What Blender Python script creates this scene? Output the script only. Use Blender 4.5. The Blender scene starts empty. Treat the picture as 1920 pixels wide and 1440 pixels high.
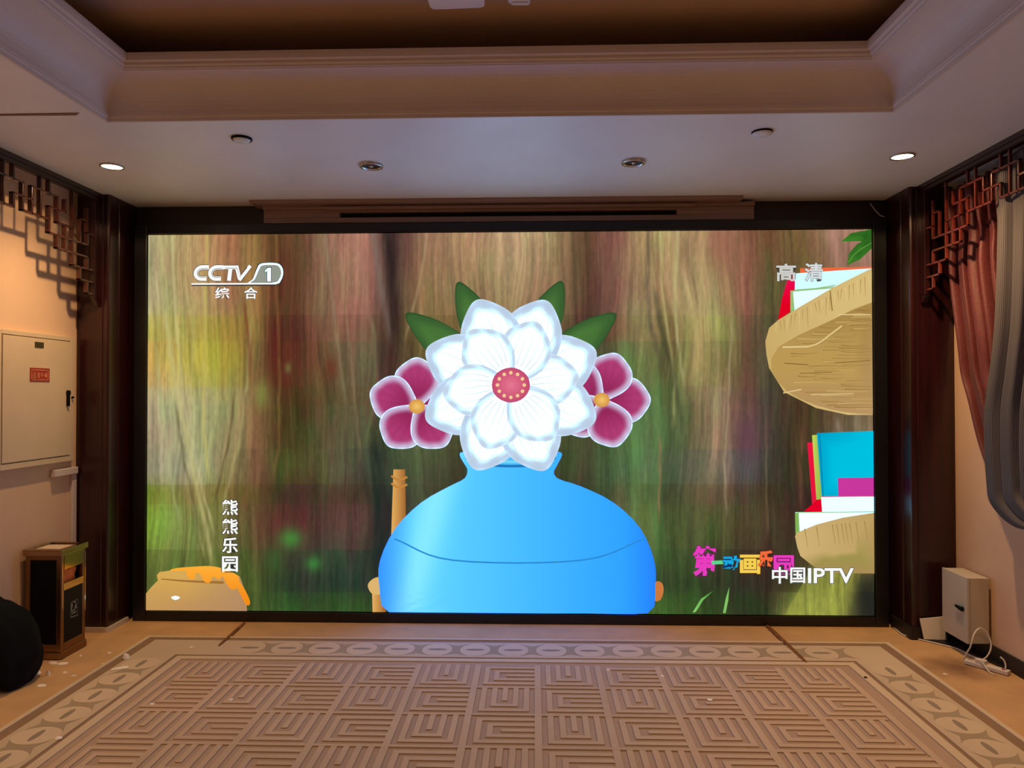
import bpy, math, random
import numpy as np
from mathutils import Vector, Matrix
from mathutils.geometry import tessellate_polygon

random.seed(7)
rng = np.random.RandomState(7)
SC = bpy.context.scene
COL = SC.collection
PI = math.pi

# ------------------------------------------------------------------ camera
yaw, pit, rol, FPX = .030545, .012718, -.001281, 1370.4
cy, sy, cp, sp = math.cos(yaw), math.sin(yaw), math.cos(pit), math.sin(pit)
CF = Vector((-sy * cp, cy * cp, sp)); CR = Vector((cy, sy, 0)); CU = CR.cross(CF)
CR2 = math.cos(rol) * CR + math.sin(rol) * CU
CU2 = -math.sin(rol) * CR + math.cos(rol) * CU
CAM = Vector((0, 0, 1.5))
cam = bpy.data.cameras.new('camera')
cam.sensor_fit = 'HORIZONTAL'; cam.sensor_width = 36; cam.lens = FPX / 1920 * 36
cam.clip_start = .05
camo = bpy.data.objects.new('camera', cam); COL.objects.link(camo)
m = Matrix.Identity(4)
for i in range(3):
    m[i][0], m[i][1], m[i][2], m[i][3] = CR2[i], CU2[i], -CF[i], CAM[i]
camo.matrix_world = m
SC.camera = camo

# ------------------------------------------------------------------ exposure, world
SC.view_settings.view_transform = 'Standard'
SC.view_settings.look = 'None'
SC.view_settings.exposure = 0.0
SC.view_settings.gamma = 1.0
SC.view_settings.use_curve_mapping = False
W = bpy.data.worlds.new('world'); SC.world = W; W.use_nodes = True
W.node_tree.nodes['Background'].inputs[0].default_value = (.5, .42, .38, 1)
W.node_tree.nodes['Background'].inputs[1].default_value = .02

# ------------------------------------------------------------------ room measures
XL, XR, YB, YR = -2.905, 2.57, 4.86, -3.2      # walls
ZC, ZU = 2.765, 3.12                           # lower and upper ceiling
YS = 4.78                                      # the lit face of the video wall
SX0, SX1, SZ0, SZ1 = -2.5684, 2.1794, .0694, 2.5566
PILL, PILR, PILY = -2.69, 2.30, 4.54
OPX0, OPX1, OPY0, OPY1 = -1.982, 1.616, -1.9, 3.321   # ceiling opening

WARM = (1.0, .60, .28)
SOFT = (1.0, .76, .54)
def lamp(name, kind, loc, energy, color, parent=None, **kw):
    l = bpy.data.lights.new(name, kind); l.energy = energy; l.color = color
    for k, v in kw.items(): setattr(l, k, v)
    o = bpy.data.objects.new(name, l); COL.objects.link(o); o.location = loc
    if parent: o.parent = parent
    return o

# ------------------------------------------------------------------ materials
def s2l(c):
    return tuple((v / 12.92 if v <= .04045 else ((v + .055) / 1.055) ** 2.4) for v in c)
def rgb(r, g, b): return s2l((r / 255, g / 255, b / 255))
def mat(name, col, rough=.6, metal=0, noise=None, bump=None, spec=.5, emit=None, sheen=0, coat=0):
    """noise=(scale, amount, stretch xyz), bump=(scale, strength)"""
    M = bpy.data.materials.new(name); M.use_nodes = True
    nt = M.node_tree; b = nt.nodes['Principled BSDF']
    b.inputs['Base Color'].default_value = (*col, 1)
    b.inputs['Roughness'].default_value = rough
    b.inputs['Metallic'].default_value = metal
    b.inputs['Specular IOR Level'].default_value = spec
    if sheen: b.inputs['Sheen Weight'].default_value = sheen
    if coat: b.inputs['Coat Weight'].default_value = coat; b.inputs['Coat Roughness'].default_value = .12
    if emit:
        b.inputs['Emission Color'].default_value = (*emit[:3], 1)
        b.inputs['Emission Strength'].default_value = emit[3]
    if noise or bump:
        tc = nt.nodes.new('ShaderNodeTexCoord')
        mp = nt.nodes.new('ShaderNodeMapping'); nt.links.new(tc.outputs['Object'], mp.inputs[0])
        if noise and len(noise) > 2: mp.inputs['Scale'].default_value = noise[2]
    if noise:
        n = nt.nodes.new('ShaderNodeTexNoise'); n.inputs['Scale'].default_value = noise[0]; n.inputs['Detail'].default_value = 6
        nt.links.new(mp.outputs[0], n.inputs['Vector'])
        r = nt.nodes.new('ShaderNodeValToRGB')
        a = noise[1]
        r.color_ramp.elements[0].position = .3; r.color_ramp.elements[1].position = .7
        r.color_ramp.elements[0].color = (*[c * (1 - a) for c in col], 1)
        r.color_ramp.elements[1].color = (*[min(1, c * (1 + a)) for c in col], 1)
        nt.links.new(n.outputs[0], r.inputs[0]); nt.links.new(r.outputs[0], b.inputs['Base Color'])
    if bump:
        n = nt.nodes.new('ShaderNodeTexNoise'); n.inputs['Scale'].default_value = bump[0]; n.inputs['Detail'].default_value = 4
        nt.links.new(tc.outputs['Object'], n.inputs['Vector'])
        bp = nt.nodes.new('ShaderNodeBump'); bp.inputs['Strength'].default_value = bump[1]; bp.inputs['Distance'].default_value = .004
        nt.links.new(n.outputs[0], bp.inputs['Height']); nt.links.new(bp.outputs[0], b.inputs['Normal'])
    return M

M = {}
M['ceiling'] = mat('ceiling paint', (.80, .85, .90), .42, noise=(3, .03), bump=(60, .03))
M['cove'] = mat('moulding paint', (.72, .68, .67), .5, noise=(4, .03))
M['recess'] = mat('recess paint', (.50, .36, .25), .8, noise=(2, .04))
M['wall'] = mat('wall paint', (.68, .48, .32), .8, noise=(2.5, .05), bump=(220, .08))
M['wood'] = mat('red lacquered wood', (.024, .004, .005), .30, noise=(2, .35, (14, 14, 1)), coat=.2)
M['wood2'] = mat('red lacquered lattice', (.13, .020, .013), .28, noise=(6, .25, (1, 1, 1)), coat=.5)
M['wood2_shaded'] = mat('shaded lacquered lattice', (.055, .012, .009), .26, noise=(6, .25, (1, 1, 1)), coat=.5)  # darker copy of the lattice lacquer; the left side's shade is put into its colour
M['darkwood'] = mat('dark stained panel', (.022, .012, .010), .45, noise=(2, .3, (1, 1, 10)))
M['carpet'] = mat('tan carpet pile', (.66, .39, .165), .95, noise=(5, .12), bump=(700, .6), spec=.1, sheen=.2)
nt = M['carpet'].node_tree; bs = nt.nodes['Principled BSDF']; src = bs.inputs['Base Color'].links[0].from_socket
tc = nt.nodes.new('ShaderNodeTexCoord'); nz = nt.nodes.new('ShaderNodeTexNoise'); nz.inputs['Scale'].default_value = 9; nz.inputs['Detail'].default_value = 5
vm = nt.nodes.new('ShaderNodeVectorMath'); vm.operation = 'SUBTRACT'; vm.inputs[1].default_value = (2.30, 4.08, 0)
ln = nt.nodes.new('ShaderNodeVectorMath'); ln.operation = 'LENGTH'; ad = nt.nodes.new('ShaderNodeMath'); ad.operation = 'MULTIPLY_ADD'; ad.inputs[1].default_value = .22
rp = nt.nodes.new('ShaderNodeValToRGB'); rp.color_ramp.elements[0].position = .14; rp.color_ramp.elements[0].color = (.42, .36, .30, 1); rp.color_ramp.elements[1].position = .34; rp.color_ramp.elements[1].color = (1, 1, 1, 1)
mm = nt.nodes.new('ShaderNodeMix'); mm.data_type = 'RGBA'; mm.blend_type = 'MULTIPLY'; mm.inputs[0].default_value = 1
nt.links.new(tc.outputs['Object'], nz.inputs['Vector']); nt.links.new(tc.outputs['Object'], vm.inputs[0]); nt.links.new(vm.outputs[0], ln.inputs[0])
nt.links.new(nz.outputs[0], ad.inputs[0]); nt.links.new(ln.outputs['Value'], ad.inputs[2]); nt.links.new(ad.outputs[0], rp.inputs[0])
nt.links.new(src, mm.inputs[6]); nt.links.new(rp.outputs[0], mm.inputs[7]); nt.links.new(mm.outputs[2], bs.inputs['Base Color'])
M['bezel'] = mat('black painted metal', (.006, .006, .008), .36, noise=(5, .2))
M['black'] = mat('black plastic', (.005, .005, .005), .5, spec=.12, noise=(8, .2))
M['white'] = mat('white plastic', (.70, .66, .60), .45, noise=(6, .04))
M['box'] = mat('grey painted steel', (.52, .47, .39), .45, noise=(4, .06), bump=(300, .05))
M['boxin'] = mat('cream painted steel', (.62, .50, .34), .5, noise=(4, .05), bump=(300, .05))
M['trim'] = mat('white strip', (.62, .55, .50), .5, noise=(6, .06))
M['baseb'] = mat('black skirting', (.010, .008, .008), .5, noise=(5, .2))
M['redplate'] = mat('red plate', (.33, .012, .012), .4, noise=(20, .1))
M['gold'] = mat('pale print', (.62, .30, .16), .5, noise=(20, .1))
M['steel'] = mat('polished bronze steel', (.42, .27, .15), .13, metal=1, noise=(3, .05))
M['steelb'] = mat('brushed bronze steel', (.27, .155, .075), .32, metal=1, noise=(8, .08, (1, 1, 12)))
M['orange'] = mat('orange plastic bag', (.90, .22, .04), .45, noise=(20, .15), bump=(60, .5))
M['ash'] = mat('ash tray sand', (.62, .50, .38), .9, noise=(60, .2), bump=(300, .5))
M['print'] = mat('grey print', (.35, .36, .36), .5, noise=(30, .1))
M['bag'] = mat('black cloth', (.004, .005, .005), .9, noise=(9, .3), bump=(500, .4), spec=.15)
M['chrome'] = mat('satin chrome', (.55, .55, .56), .25, metal=1, noise=(9, .05))
M['grille'] = mat('black grille', (.012, .012, .012), .4, metal=.3, noise=(90, .5))
M['glass'] = mat('frosted lamp glass', (.75, .82, .84), .2, noise=(40, .15))
M['lit'] = mat('lit lamp', (1, .9, .8), .4, noise=(9, .02), emit=(1, .82, .60, 14))
M['redcloth'] = mat('dark red curtain cloth', (.10, .0145, .018), .5, noise=(60, .22), bump=(260, .35), sheen=.04)
M['paper'] = mat('paper scrap', (.92, .84, .74), .8, noise=(30, .05))
M['stain'] = mat('dark carpet stain', (.23, .105, .045), .95, noise=(30, .3), bump=(700, .6), spec=.1)
# grey striped sheer cloth
g = mat('grey striped curtain cloth', (.12, .11, .12), .75)
nt = g.node_tree; at = nt.nodes.new('ShaderNodeAttribute'); at.attribute_name = 'cloth'
wv = nt.nodes.new('ShaderNodeMath'); wv.operation = 'MULTIPLY'; wv.inputs[1].default_value = 620
sn = nt.nodes.new('ShaderNodeMath'); sn.operation = 'SINE'
cr = nt.nodes.new('ShaderNodeValToRGB')
cr.color_ramp.elements[0].position = 0; cr.color_ramp.elements[0].color = (.03, .027, .034, 1)
cr.color_ramp.elements[1].position = .9; cr.color_ramp.elements[1].color = (.14, .122, .122, 1)
nt.links.new(at.outputs['Fac'], wv.inputs[0]); nt.links.new(wv.outputs[0], sn.inputs[0])
nt.links.new(sn.outputs[0], cr.inputs[0]); nt.links.new(cr.outputs[0], nt.nodes['Principled BSDF'].inputs['Base Color'])
M['greycloth'] = g
# carpet colours: one pile, its woven tones by vertex colour
c = mat('patterned carpet pile', (.5, .3, .2), .95, bump=(800, .7), spec=.1, sheen=.2)
nt = c.node_tree; at = nt.nodes.new('ShaderNodeVertexColor'); at.layer_name = 'tone'
nz = nt.nodes.new('ShaderNodeTexNoise'); nz.inputs['Scale'].default_value = 6; nz.inputs['Detail'].default_value = 8
mx = nt.nodes.new('ShaderNodeMix'); mx.data_type = 'RGBA'; mx.blend_type = 'MULTIPLY'; mx.inputs[0].default_value = .35
nt.links.new(at.outputs[0], mx.inputs[6]); nt.links.new(nz.outputs[0], mx.inputs[7])
nt.links.new(mx.outputs[2], nt.nodes['Principled BSDF'].inputs['Base Color'])
M['rug'] = c
# the lit picture of the video wall
p = bpy.data.materials.new('video wall picture'); p.use_nodes = True
nt = p.node_tree; nt.nodes.clear()
out = nt.nodes.new('ShaderNodeOutputMaterial'); em = nt.nodes.new('ShaderNodeEmission')
at = nt.nodes.new('ShaderNodeVertexColor'); at.layer_name = 'tone'
nt.links.new(at.outputs[0], em.inputs[0]); nt.links.new(em.outputs[0], out.inputs[0])
em.inputs[1].default_value = 1.0
M['picture'] = p

# ------------------------------------------------------------------ mesh helpers
def link(name, verts, faces, material, parent=None, smooth=False, bevel=0, colors=None, attr=None):
    me = bpy.data.meshes.new(name)
    me.from_pydata([tuple(v) for v in verts], [], faces)
    me.materials.append(M[material])
    if smooth:
        for pl in me.polygons: pl.use_smooth = True
    if colors is not None:
        ca = me.color_attributes.new('tone', 'FLOAT_COLOR', 'POINT')
        arr = np.ones((len(me.vertices), 4), dtype=np.float32); arr[:, :3] = np.asarray(colors)
        ca.data.foreach_set('color', arr.ravel())
    if attr is not None:
        a = me.attributes.new('cloth', 'FLOAT', 'POINT'); a.data.foreach_set('value', np.asarray(attr, dtype=np.float32))
    me.update()
    o = bpy.data.objects.new(name, me); COL.objects.link(o)
    if parent: o.parent = parent
    if bevel:
        b = o.modifiers.new('bevel', 'BEVEL'); b.width = bevel; b.segments = 2; b.limit_method = 'ANGLE'
    return o

class MB:
    def __init__(s): s.v = []; s.f = []
    def add(s, vs, fs):
        n = len(s.v); s.v += [tuple(v) for v in vs]; s.f += [tuple(i + n for i in f) for f in fs]; return s
    def box(s, x0, x1, y0, y1, z0, z1):
        v = [(x, y, z) for z in (z0, z1) for y in (y0, y1) for x in (x0, x1)]
        return s.add(v, [(0, 2, 3, 1), (4, 5, 7, 6), (0, 1, 5, 4), (2, 6, 7, 3), (0, 4, 6, 2), (1, 3, 7, 5)])
    def tube(s, pts, r, n=10, caps=True):
        pts = [Vector(p) for p in pts]; rings = []
        up = Vector((0, 0, 1)); k = len(pts)
        for i, p_ in enumerate(pts):
            d = (pts[min(i + 1, k - 1)] - pts[max(i - 1, 0)]).normalized()
            a = d.cross(up)
            if a.length < .05: a = d.cross(Vector((1, 0, 0)))
            a.normalize(); b = d.cross(a); rr = r[i] if isinstance(r, (list, tuple)) else r
            rings.append([p_ + a * math.cos(t) * rr + b * math.sin(t) * rr for t in [2 * PI * j / n for j in range(n)]])
        v = [q for ring in rings for q in ring]; f = []
        for i in range(k - 1):
            for j in range(n): f.append((i * n + j, i * n + (j + 1) % n, (i + 1) * n + (j + 1) % n, (i + 1) * n + j))
        if caps: f += [tuple(range(n))[::-1], tuple((k - 1) * n + j for j in range(n))]
        return s.add(v, f)
    def lathe(s, prof, cx, cy_, n=40):
        v = []; f = []
        for r, z in prof:
            for j in range(n):
                t = 2 * PI * j / n; v.append((cx + r * math.cos(t), cy_ + r * math.sin(t), z))
        for i in range(len(prof) - 1):
            for j in range(n): f.append((i * n + j, i * n + (j + 1) % n, (i + 1) * n + (j + 1) % n, (i + 1) * n + j))
        return s.add(v, f)
    def prism(s, pts, axis, a0, a1):
        """2-D polygon extruded along an axis: pts in the other two axes in xyz order"""
        def P(p_, a):
            return {0: (a, p_[0], p_[1]), 1: (p_[0], a, p_[1]), 2: (p_[0], p_[1], a)}[axis]
        n = len(pts); v = [P(q, a0) for q in pts] + [P(q, a1) for q in pts]
        f = [tuple(range(n)), tuple(range(2 * n - 1, n - 1, -1))] + [(i, i + n, (i + 1) % n + n, (i + 1) % n) for i in range(n)]
        return s.add(v, f)
    def build(s, name, material, parent=None, **k):
        return link(name, s.v, s.f, material, parent, **k)

def local(o):
    """shift a parented mesh's world-space coordinates into its parent's space"""
    if o.parent: o.matrix_parent_inverse = Matrix.Translation(-o.parent.location)
    return o
def root(name, loc, label, cat, group=None):
    o = bpy.data.objects.new(name, None); COL.objects.link(o); o.location = loc
    o.empty_display_size = .1
    o['label'] = label; o['category'] = cat
    if group: o['group'] = group
    return o
def part(mb, name, material, parent, **k):
    lab = k.pop('label', None)
    o = mb.build(name, material, parent, **k)
    base = parent
    while base.parent: base = base.parent
    if parent.parent is None: o.matrix_parent_inverse = Matrix.Translation(-base.location)
    if lab: o['label'] = lab
    return o
def tag(o, label, cat, group=None, kind=None):
    o['label'] = label; o['category'] = cat
    if group: o['group'] = group
    if kind: o['kind'] = kind
    return o
def struct(o, label=None, cat=None):
    o['kind'] = 'structure'
    o['label'] = label; o['category'] = cat
    return o

# photo pixel -> point of a real plane (used to read positions off known planes)
def ray(x, y): return CF + CR2 * ((x - 960) / FPX) - CU2 * ((y - 720) / FPX)
def on(ax, v, x, y):
    d = ray(x, y); return CAM + d * ((v - CAM[ax]) / d[ax])
def smooth_closed(pts, k=6):
    n = len(pts); o = []
    for i in range(n):
        p0, p1, p2, p3 = [np.array(pts[(i + j) % n], float) for j in (-1, 0, 1, 2)]
        for t in np.arange(k) / k:
            o.append(.5 * ((2 * p1) + (-p0 + p2) * t + (2 * p0 - 5 * p1 + 4 * p2 - p3) * t * t + (-p0 + 3 * p1 - 3 * p2 + p3) * t ** 3))
    return o
def smooth_open(pts, k=8):
    P = [np.array(q, float) for q in pts]; P = [2 * P[0] - P[1]] + P + [2 * P[-1] - P[-2]]; o = []
    for i in range(1, len(P) - 2):
        p0, p1, p2, p3 = P[i - 1:i + 3]
        for t in np.arange(k) / k:
            o.append(.5 * ((2 * p1) + (-p0 + p2) * t + (2 * p0 - 5 * p1 + 4 * p2 - p3) * t * t + (-p0 + 3 * p1 - 3 * p2 + p3) * t ** 3))
    o.append(P[-2]); return o

# ================================================================== ROOM SHELL
T = .12
struct(MB().box(XL - T, XR + T, YR - T, YB + T, -.10, 0).build('floor', 'carpet'), 'plain tan carpet floor of the room', 'floor')
struct(MB().box(XL - T, XL, YR, YB + T, 0, ZU + .1).build('wall_left', 'wall'), 'cream painted left wall with lattice shadows', 'wall')
struct(MB().box(XR, XR + T, YR, YB + T, 0, ZU + .1).build('wall_right', 'wall'), 'beige painted right wall behind the curtains', 'wall')
struct(MB().box(XL, XR, YB, YB + T, 0, ZU + .1).build('wall_back', 'darkwood'), 'dark wall behind the video wall', 'wall')
struct(MB().box(XL, XR, YR - T, YR, 0, ZU + .1).build('wall_front', 'wall'), 'cream wall behind the viewer', 'wall')
# lower ceiling ring with its four downlight holes left closed (fittings sit proud), and the raised tray
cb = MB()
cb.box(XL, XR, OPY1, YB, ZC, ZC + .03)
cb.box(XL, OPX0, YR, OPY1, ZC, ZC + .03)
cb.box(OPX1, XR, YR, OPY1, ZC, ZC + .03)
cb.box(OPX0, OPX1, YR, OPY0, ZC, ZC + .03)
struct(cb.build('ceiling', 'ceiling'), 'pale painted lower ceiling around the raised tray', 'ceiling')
rb = .10
up = MB().box(OPX0 - rb - .05, OPX1 + rb + .05, OPY0 - rb - .05, OPY1 + rb + .05, ZU, ZU + .05)
up.box(OPX0 - rb - .03, OPX0 - rb, OPY0 - rb, OPY1 + rb, ZC + .03, ZU)
up.box(OPX1 + rb, OPX1 + rb + .03, OPY0 - rb, OPY1 + rb, ZC + .03, ZU)
up.box(OPX0 - rb, OPX1 + rb, OPY1 + rb, OPY1 + rb + .03, ZC + .03, ZU)
up.box(OPX0 - rb, OPX1 + rb, OPY0 - rb - .03, OPY0 - rb, ZC + .03, ZU)
struct(up.build('ceiling_raised', 'recess'), 'brown raised tray ceiling above the cove moulding', 'ceiling')
# cove moulding swept round the opening
prof = [(-.005, ZC + .028), (-.005, ZC - .004), (.006, ZC - .004), (.008, ZC + .012), (.014, ZC + .016), (.014, ZC + .022)]
for t in np.linspace(0, 1, 12):
    a = t * PI / 2
    prof.append((.016 + .155 * (1 - math.cos(a)), ZC + .024 + .135 * math.sin(a)))
prof += [(.172, ZC + .163), (.180, ZC + .163), (.182, ZC + .170), (.190, ZC + .176), (.190, ZC + .186), (.205, ZC + .190), (.208, ZC + .208), (.208, ZC + .222), (-.10, ZC + .222)]
v = []; f = []
for o_, z in prof:
    v += [(OPX0 + o_, OPY0 + o_, z), (OPX1 - o_, OPY0 + o_, z), (OPX1 - o_, OPY1 - o_, z), (OPX0 + o_, OPY1 - o_, z)]
for i in range(len(prof) - 1):
    for j in range(4): f.append((4 * i + j, 4 * i + (j + 1) % 4, 4 * i + 4 + (j + 1) % 4, 4 * i + 4 + j))
cv = link('trim_1', v, f, 'cove')
struct(cv, 'curved cove moulding framing the raised ceiling', 'moulding')
for pl in cv.data.polygons: pl.use_smooth = False

# dark wood fascia along both sides
def fascia(n, x0, x1, inn):
    b = MB().box(x0, x1, YR, PILY + .02, 2.712, ZC)
    b.box(min(inn, inn + (.008 if inn > 0 else -.008)), max(inn, inn + (.008 if inn > 0 else -.008)), YR, PILY + .02, 2.735, 2.742)
    return b
b = MB().box(-2.775, -2.743, YR, PILY + .02, 2.712, ZC).box(-2.743, -2.735, YR, PILY, 2.74, ZC).box(-2.743, -2.737, YR, PILY, 2.716, 2.724)
struct(b.build('trim_2', 'wood'), 'dark wood fascia along the left edge of the ceiling', 'fascia')
b = MB().box(2.354, 2.39, YR, PILY + .02, 2.712, ZC).box(2.346, 2.354, YR, PILY, 2.74, ZC).box(2.348, 2.354, YR, PILY, 2.716, 2.724)
struct(b.build('trim_3', 'wood'), 'dark wood fascia along the right edge of the ceiling', 'fascia')

# pillars
def pilprof(side):
    """plan outline of a pillar with beaded edges"""
    x0, x1 = (XL, PILL) if side < 0 else (XR, PILR)
    s = 1 if side < 0 else -1
    P = [(x0, YB), (x0, PILY + .012), (x0 + s * .03, PILY + .012), (x0 + s * .03, PILY), (x1 - s * .045, PILY), (x1 - s * .040, PILY + .006),
         (x1 - s * .034, PILY + .006), (x1 - s * .03, PILY), (x1 - s * .012, PILY), (x1 - s * .003, PILY + .004), (x1, PILY + .012), (x1, PILY + .10), (x1 - s * .006, PILY + .104), (x1 - s * .006, PILY + .112), (x1, PILY + .116), (x1, YB)]
    return P
struct(MB().prism(pilprof(-1), 2, .03, ZC).build('trim_4', 'wood'), 'dark red wooden pillar left of the screen', 'pillar')
struct(MB().prism(pilprof(1), 2, 0, ZC).build('trim_5', 'wood'), 'dark red wooden pillar right of the screen', 'pillar')
# light strip at the foot of the left pillar
b = MB().prism([(XL, YB), (XL, PILY - .012), (PILL + .004, PILY - .012), (PILL + .014, PILY - .002), (PILL + .014, YB - .1), (PILL - .01, YB - .1)], 2, 0, .03)
struct(b.build('baseboard_left', 'trim'), 'whitish strip at the foot of the left pillar', 'baseboard')
b = MB().box(XR - .016, XR, YR, PILY - .016, 0, .085)
b.prism([(XR, PILY), (XR, PILY - .016), (PILR - .012, PILY - .016), (PILR - .02, PILY), (PILR - .02, 4.775), (PILR, 4.775), (PILR, PILY)], 2, 0, .075)
b.prism([(2.292, 4.60), (2.42, 4.448), (2.485, 4.37), (2.502, 4.28), (XR - .004, 3.94), (XR - .004, PILY - .002), (2.292, PILY + .06)], 2, .0, .012)  # flat black wedge across the corner, in front of the skirting
struct(b.build('baseboard_right', 'baseb'), 'black skirting along the right wall and pillar, with a flat black wedge in the corner', 'baseboard')
b = MB().box(XL, XL + .016, YR, 3.2, 0, .085)
struct(b.build('baseboard_left_near', 'baseb'), 'black skirting along the left wall nearer the viewer', 'baseboard')

# ================================================================== LATTICES
SEG = ["H 14 10 3", "V 10 3 2", "H 10 8 2", "V 8 1 3", "H 8 5 1", "V 9 1 3", "H 9 6 3", "V 6 2 4", "H 6 1 4", "H 6 4 2", "V 11 0 3",
       "V 10 0 1", "H 12 9 1", "V 12 1 3", "H 14 12 2", "V 7 0 3", "V 6 0 1", "V 5 1 3", "V 4 3 5", "H 5 3 3", "H 5 1 5", "V 3 0 6", "V 1 1 4",
       "V 2 2 4", "H 2 1 2", "H 1 0 3", "V 4 1 2", "H 3 0 6", "V 1 5 6", "V 2 6 7", "H 2 0 7", "V 1 7 8", "H 1 0 8", "V 5 4 5", "V 13 0 1", "V 14 0 3"]
def lattice(xc, dy, label, grp):
    r = root('wooden_lattice', (xc, 4.484, 2.71), label, 'lattice', grp)
    w = .0062; d = .008 if xc > 0 else .013
    for s in SEG:
        a = s.split(); b = MB()
        Z = lambda j: 2.713 - .074 * j
        Y = lambda k: 4.484 - dy * k
        if a[0] == 'H':
            k0, k1, j = int(a[1]), int(a[2]), int(a[3]); b.box(xc - d, xc + d, Y(k0) - w, Y(k1) + w, Z(j) - .0055, Z(j) + .0055)
        else:
            k, j0, j1 = int(a[1]), *sorted((int(a[2]), int(a[3]))); b.box(xc - d, xc + d, Y(k) - w, Y(k) + w, Z(j1) - .0055, Z(j0) + .0055 if j0 else 2.715)
        lb = b
        yield_list.append(lb)
    allb = MB()
    for q in yield_list: allb.add(q.v, q.f)
    part(allb, 'bars', 'wood2' if xc > 0 else 'wood2_shaded', r, bevel=.002)
    st = MB().box(xc - .016, xc + .016, 4.484 - .006, PILY + .004, 2.095, 2.715)
    st.prism([(4.478, 2.095), (4.535, 2.095), (4.535, 2.05), (4.515, 2.05), (4.50, 2.07)], 0, xc - .014, xc + .014)
    part(st, 'stile', 'wood', r, bevel=.003)
    yield_list.clear()
    return r
yield_list = []
lattice(-2.760, .0715, 'dark red fretwork lattice hanging from the left fascia, throwing its shadow on the cream wall', 'stepped wooden lattices')
lattice(2.374, .0707, 'red fretwork lattice hanging from the right fascia in front of the curtains', 'stepped wooden lattices')

# ================================================================== CEILING FITTINGS
def ring(cx, cy_, r, label, kind, grp=None, pw=122, pc=WARM):
    """kind: lit / speaker / glass / blank"""
    nm = {'lit': 'downlight', 'speaker': 'round_grille', 'glass': 'downlight', 'blank': 'ceiling_disc'}[kind]
    ct = {'lit': 'downlight', 'speaker': 'grille', 'glass': 'downlight', 'blank': 'ceiling disc'}[kind]
    o = root(nm, (cx, cy_, ZC), label, ct, grp)
    z = ZC
    if kind == 'lit':
        part(MB().lathe([(r, z), (r, z - .006), (r * .97, z - .009), (r * .88, z - .010), (r * .86, z - .002)], cx, cy_), 'rim', 'chrome', o, smooth=True)
        part(MB().lathe([(r * .87, z - .003), (r * .6, z - .007), (r * .3, z - .009), (.001, z - .010)], cx, cy_), 'lens', 'lit', o, smooth=True)
        # a lamp's beam: a strong core and a weaker spill up to the shield's cut-off
        for nm_, en, an, bl in (('lamp_beam', pw * .95, 134, 1.0), ('lamp_spill', pw * .115, 156, .10)):
            l = lamp(nm_, 'SPOT', (cx, cy_, z - .02), en, pc, None, spot_size=math.radians(an), spot_blend=bl, shadow_soft_size=.024)
            l.parent = o; l.matrix_parent_inverse = Matrix.Translation(-o.location)
    elif kind == 'speaker':
        part(MB().lathe([(r, z), (r, z - .010), (r * .95, z - .015), (r * .80, z - .015), (r * .74, z - .006)], cx, cy_), 'rim', 'chrome', o, smooth=True)
        part(MB().lathe([(r * .76, z - .008), (r * .5, z - .003), (r * .2, z - .002), (.001, z - .002)], cx, cy_), 'mesh', 'grille', o, smooth=True)
        part(MB().lathe([(.012, z - .003), (.012, z - .012), (.008, z - .016), (.0005, z - .017)], cx, cy_, 16), 'bulb', 'chrome', o, smooth=True)
    elif kind == 'glass':
        part(MB().lathe([(r, z), (r, z - .008), (r * .92, z - .012), (r * .82, z - .010)], cx, cy_), 'rim', 'black', o, smooth=True)
        part(MB().lathe([(r * .84, z - .010), (r * .7, z - .018), (r * .5, z - .02), (r * .45, z - .016), (r * .3, z - .022), (.001, z - .024)], cx, cy_), 'glass_cover', 'glass', o, smooth=True)
    else:
        part(MB().lathe([(r, z), (r, z - .008), (r * .97, z - .010)], cx, cy_), 'rim', 'black', o, smooth=True)
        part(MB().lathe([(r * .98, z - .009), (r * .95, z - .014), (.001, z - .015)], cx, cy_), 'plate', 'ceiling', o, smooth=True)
    return o
ring(-2.341, 3.971, .062, 'lit warm downlight at the left end of the ceiling, over the cream wall', 'lit', 'lit warm downlights', 80)
ring(1.965, 3.946, .062, 'lit warm downlight at the right end of the ceiling, over the curtains', 'lit', 'lit warm downlights', 118)
ring(-.90, 4.00, .066, 'round dark recessed fitting with silver rim, left of the ceiling centre', 'speaker', 'dark recessed ceiling fittings')
ring(.543, 3.99, .066, 'round dark recessed fitting with silver rim, right of the ceiling centre', 'speaker', 'dark recessed ceiling fittings')
ring(-1.446, 3.56, .050, 'small unlit downlight with bluish glass near the left of the cove', 'glass')
ring(1.105, 3.56, .050, 'plain round disc with dark upper rim near the right of the cove', 'blank')
# more lit downlights of the same room, nearer than the frame
for i, (x, y) in enumerate([(-2.34, 1.9), (1.97, 1.9), (-2.34, -.2), (1.97, -.2)]):
    ring(x, y, .062, ['lit warm downlight on the left side above the viewer', 'lit warm downlight on the right side above the viewer', 'lit warm downlight on the left side behind the viewer', 'lit warm downlight on the right side behind the viewer'][i], 'lit', 'lit warm downlights', 38, SOFT)

# linear slots in the left ceiling
def slot(y, x0, x1, label):
    o = root('ceiling_slot', (x1, y, ZC), label, 'ceiling slot', 'ceiling slots')
    part(MB().prism([(x0, y), (x1, y + .012), (x1 + .03, y - .014), (x0, y - .010)], 2, ZC - .003, ZC), 'slot_blade', 'cove2', o)
M['cove2'] = mat('brown slot', (.20, .12, .09), .6, noise=(9, .1))
slot(3.225, -2.70, -2.075, 'thin brown slot in the left ceiling nearer the screen')
slot(2.79, -2.70, -2.12, 'thin brown slot in the left ceiling cut by the photo edge')

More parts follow.
